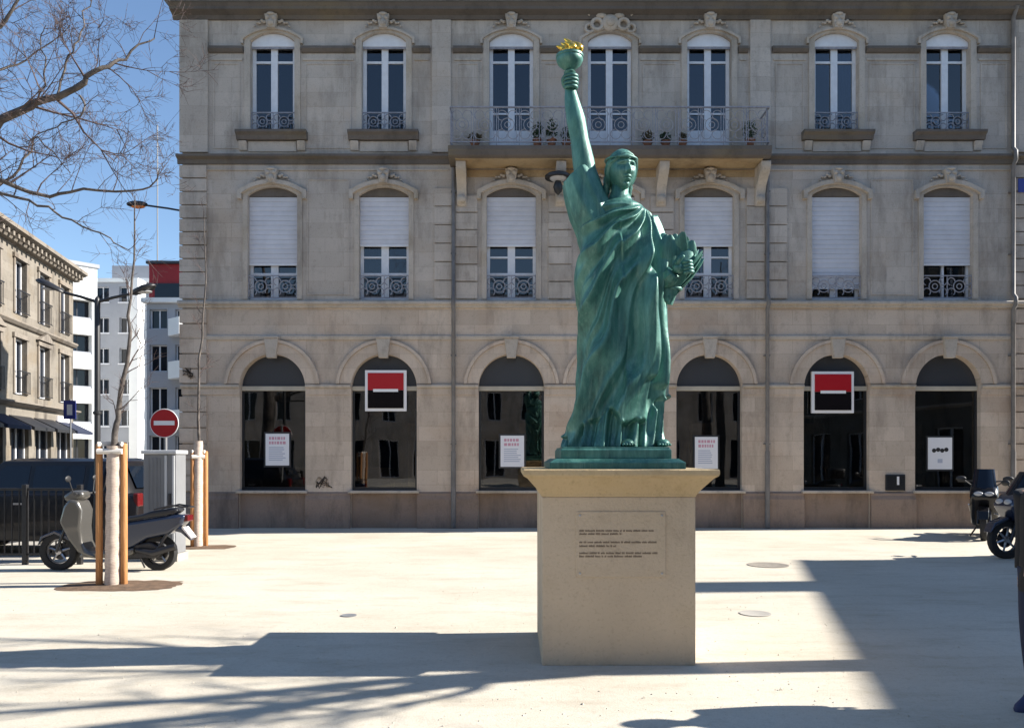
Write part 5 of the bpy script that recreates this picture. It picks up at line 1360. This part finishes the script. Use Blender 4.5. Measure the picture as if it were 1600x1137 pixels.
# local x runs along the facade towards the far end; the square lies on +y, so the block is built mirrored
bays = [24 * i / 9 for i in range(10)]; zr = [0, 3.8, 6.9, 10.0]
t.rotation_euler.z += pi; t.location = (e1.x, e1.y, 0)
def op(i, j): return ((.7, .1, 2.8), (.52, 4.3, 6.4), (.5, 7.4, 9.3))[j]
for i, j, cx, h, zb, zt, win in simple_building(t, bays, zr, op, 'stone_town', 9, 24): pass
for z in (3.7, 6.8): MB().prism([(.0015, z - .1), (-.12, z), (-.12, z + .06), (.0015, z + .09)], -.05, 24.05, 'x').build('string_course', 'stone_trim', t)
m = MB(); m.add([(-.0, -.3, 10.0), (24.2, -.3, 10.0), (24.2, 9, 10.0), (-.0, 9, 10.0), (0, 4.5, 11.2), (24, 4.5, 11.2)], [(0, 1, 5, 4), (1, 2, 5), (2, 3, 4, 5), (3, 0, 4), (0, 3, 2, 1)]); rf = m.build('roof', 'roof_tile', t)
for x, y, w_, z in ((2.4, .5, .3, 11.9),):
    c = MB(); c.box(x - w_, x + w_, y - .35, y + .35, 10.0, z); c.build('chimney', 'stone_town', rf)

# houses across the square behind the viewer: the shop windows mirror them
t = thing('stone_house_row', 'row of stone houses behind the viewer across the square', 'building', (24, -24, 0), pi)
bays = [72 * i / 27 for i in range(28)]; zr = [0, 3.9, 7.1, 10.2, 13.0]
def op(i, j): return ((.8, .1, 3.0), (.55, 4.4, 6.6), (.52, 7.6, 9.7), (.5, 10.7, 12.5))[j]
for i, j, cx, h, zb, zt, win in simple_building(t, bays, zr, op, 'stone_upper', 9, 72): pass
MB().prism([(.0015, 12.8), (-.3, 12.95), (-.4, 13.1), (.0015, 13.2)], -.1, 72.1, 'x').build('cornice', 'stone_trim', t)
m = MB(); m.add([(-.2, -.3, 13.1), (72.2, -.3, 13.1), (72.2, 9, 13.1), (-.2, 9, 13.1), (0, 4.5, 15), (72, 4.5, 15)], [(0, 1, 5, 4), (1, 2, 5), (2, 3, 4, 5), (3, 0, 4)]); m.build('roof', 'slate', t)

# ------------------------------------------------------------------ covers set into the sand
def cover(px, py, w_, l_, label, m='cover_iron'):
    d = 1.6 * FPX / (py - HOR); p = P(px, py, d)
    b_ = MB(); b_.lathe([(.001, .006), (w_, .006), (w_, .0115), (w_ - .02, .0115), (w_ - .03, .009), (.001, .009)], 28); tag(b_.build('manhole_cover', m, loc=(p.x, p.y, 0), smooth=30), label, 'manhole cover', 'covers in the sand')
cover(1200, 883, .30, 0, 'round dark manhole cover in the sunlit sand right of the pedestal')
cover(1180, 959, .16, 0, 'small worn inspection cover in the sand nearer the viewer', 'pavement')
cover(545, 962, .08, 0, 'tiny pale survey cover in the sand left of the pedestal', 'cabinet_grey')

# gravel lying loose on the sand
rng = random.Random(77); gv = MB()
for _ in range(1500):
    y = 4.2 + 9 * rng.random() ** 1.8; x = rng.uniform(-.68, .68) * y; s = rng.uniform(.003, .011) * (1.4 if rng.random() < .08 else 1)
    a = rng.random() * 6; pts = [(x + s * cos(a + k * 2.09) * rng.uniform(.7, 1.2), y + s * sin(a + k * 2.09) * rng.uniform(.7, 1.2), .0045) for k in range(3)]
    gv.add(pts + [(x, y, .0045 + s * rng.uniform(.4, .9))], [(0, 1, 3), (1, 2, 3), (2, 0, 3)])
go = gv.build('gravel', 'sand'); stuff(go); go['label'] = 'loose fine gravel scattered over the pale sand'; go['category'] = 'gravel'

# ------------------------------------------------------------------ person stepping out of the right edge
def make_person(loc, rz):
    """faces -Y; the body is one skin, clothes are children"""
    b = MB()
    HIP, NK = .90, 1.44
    b.tube(*smooth_path([(0, 0, .86), (0, 0, 1.0), (0, .01, 1.2), (0, .01, 1.36), (0, .0, 1.44), (0, -.01, 1.52)], [.15, .14, .15, .15, .06, .055], 4), 18)
    b.ball((0, -.02, 1.62), .1, 20, 14, (.78, .95, 1.15)); b.ball((0, -.115, 1.605), .018, 8, 6, (.8, 1, 1.4)); b.ball((0, -.09, 1.545), .035, 10, 6, (1, .7, .6))
    for s in (-1, 1):
        b.ball((s * .08, 0, 1.615), .022, 8, 6, (.4, .8, 1.3)); b.ball((s * .032, -.098, 1.63), .012, 8, 6)
    legs = {-1: [(-.09, 0, .9), (-.095, -.02, .50), (-.10, .03, .10), (-.10, .04, .05)], 1: [(.09, 0, .9), (.095, .0, .52), (.10, .16, .14), (.10, .17, .07)]}
    arms = {-1: [(-.17, .01, 1.38), (-.22, .06, 1.12), (-.22, .03, .88)], 1: [(.17, .01, 1.38), (.22, .07, 1.12), (.21, .06, .88)]}
    for s in (-1, 1):
        b.tube(*smooth_path(legs[s], [.085, .055, .038, .036], 5), 12); b.tube(*smooth_path(arms[s], [.05, .042, .028], 5), 10)
        h = Vector(arms[s][-1]); b.ball(h + Vector((0, -.005, -.045)), .04, 10, 8, (.5, .95, 1.1))
        for q in range(4):
            o = h + Vector((0, -.036 + q * .021, -.08)); b.tube([o, o + Vector((0, -.004, -.035 + .004 * abs(q - 1.5))), o + Vector((-s * .015, -.012, -.062 + .006 * abs(q - 1.5)))], [.010, .009, .007], 8)
        b.tube([h + Vector((0, -.03, -.03)), h + Vector((-s * .012, -.055, -.06)), h + Vector((-s * .015, -.05, -.085))], [.012, .010, .008], 8)
        f = Vector(legs[s][-1]); b.ball(f + Vector((0, -.06, -.015)), .05, 10, 8, (.8, 2.0, .6))
    o = b.build('person', 'skin', loc=loc, smooth=180); o.rotation_euler.z = rz
    tag(o, 'person in dark jacket and trousers cut off by the right edge', 'person')
    j = MB(); j.tube(*smooth_path([(0, 0, .76), (0, .0, .78), (0, 0, 1.0), (0, .01, 1.2), (0, .01, 1.36), (0, .005, 1.43), (0, 0, 1.47)], [.185, .20, .185, .195, .19, .11, .075], 4), 24, flat=.72)
    for s in (-1, 1): j.tube(*smooth_path(arms[s], [.085, .068, .052], 5), 14)
    j.build('jacket', 'cloth_black', o, smooth=180)
    tr_ = MB()
    for s in (-1, 1): tr_.tube(*smooth_path(legs[s][:3] , [.115, .082, .068], 6), 14)
    tr_.build('trousers', 'cloth_navy', o, smooth=180)
    for s in (-1, 1):
        f = Vector(legs[s][-1]); m = MB(); z = max(0, f.z - .05)
        m.rings([[(f.x + w_ * cos(2 * pi * i / 16), f.y - .065 + l_ * sin(2 * pi * i / 16), zz + z) for i in range(16)] for w_, l_, zz in ((.048, .145, .002), (.052, .150, .02), (.05, .14, .045), (.04, .085, .085), (.038, .05, .11))]); m.build('shoe', 'shoe_blue', o, smooth=60)
    h = MB(); h.ball((0, .012, 1.645), .108, 20, 12, (.82, .98, 1.05)); h.build('hair', 'hair', o, smooth=180)
make_person((3.355, 4.98, 0), radians(-75))
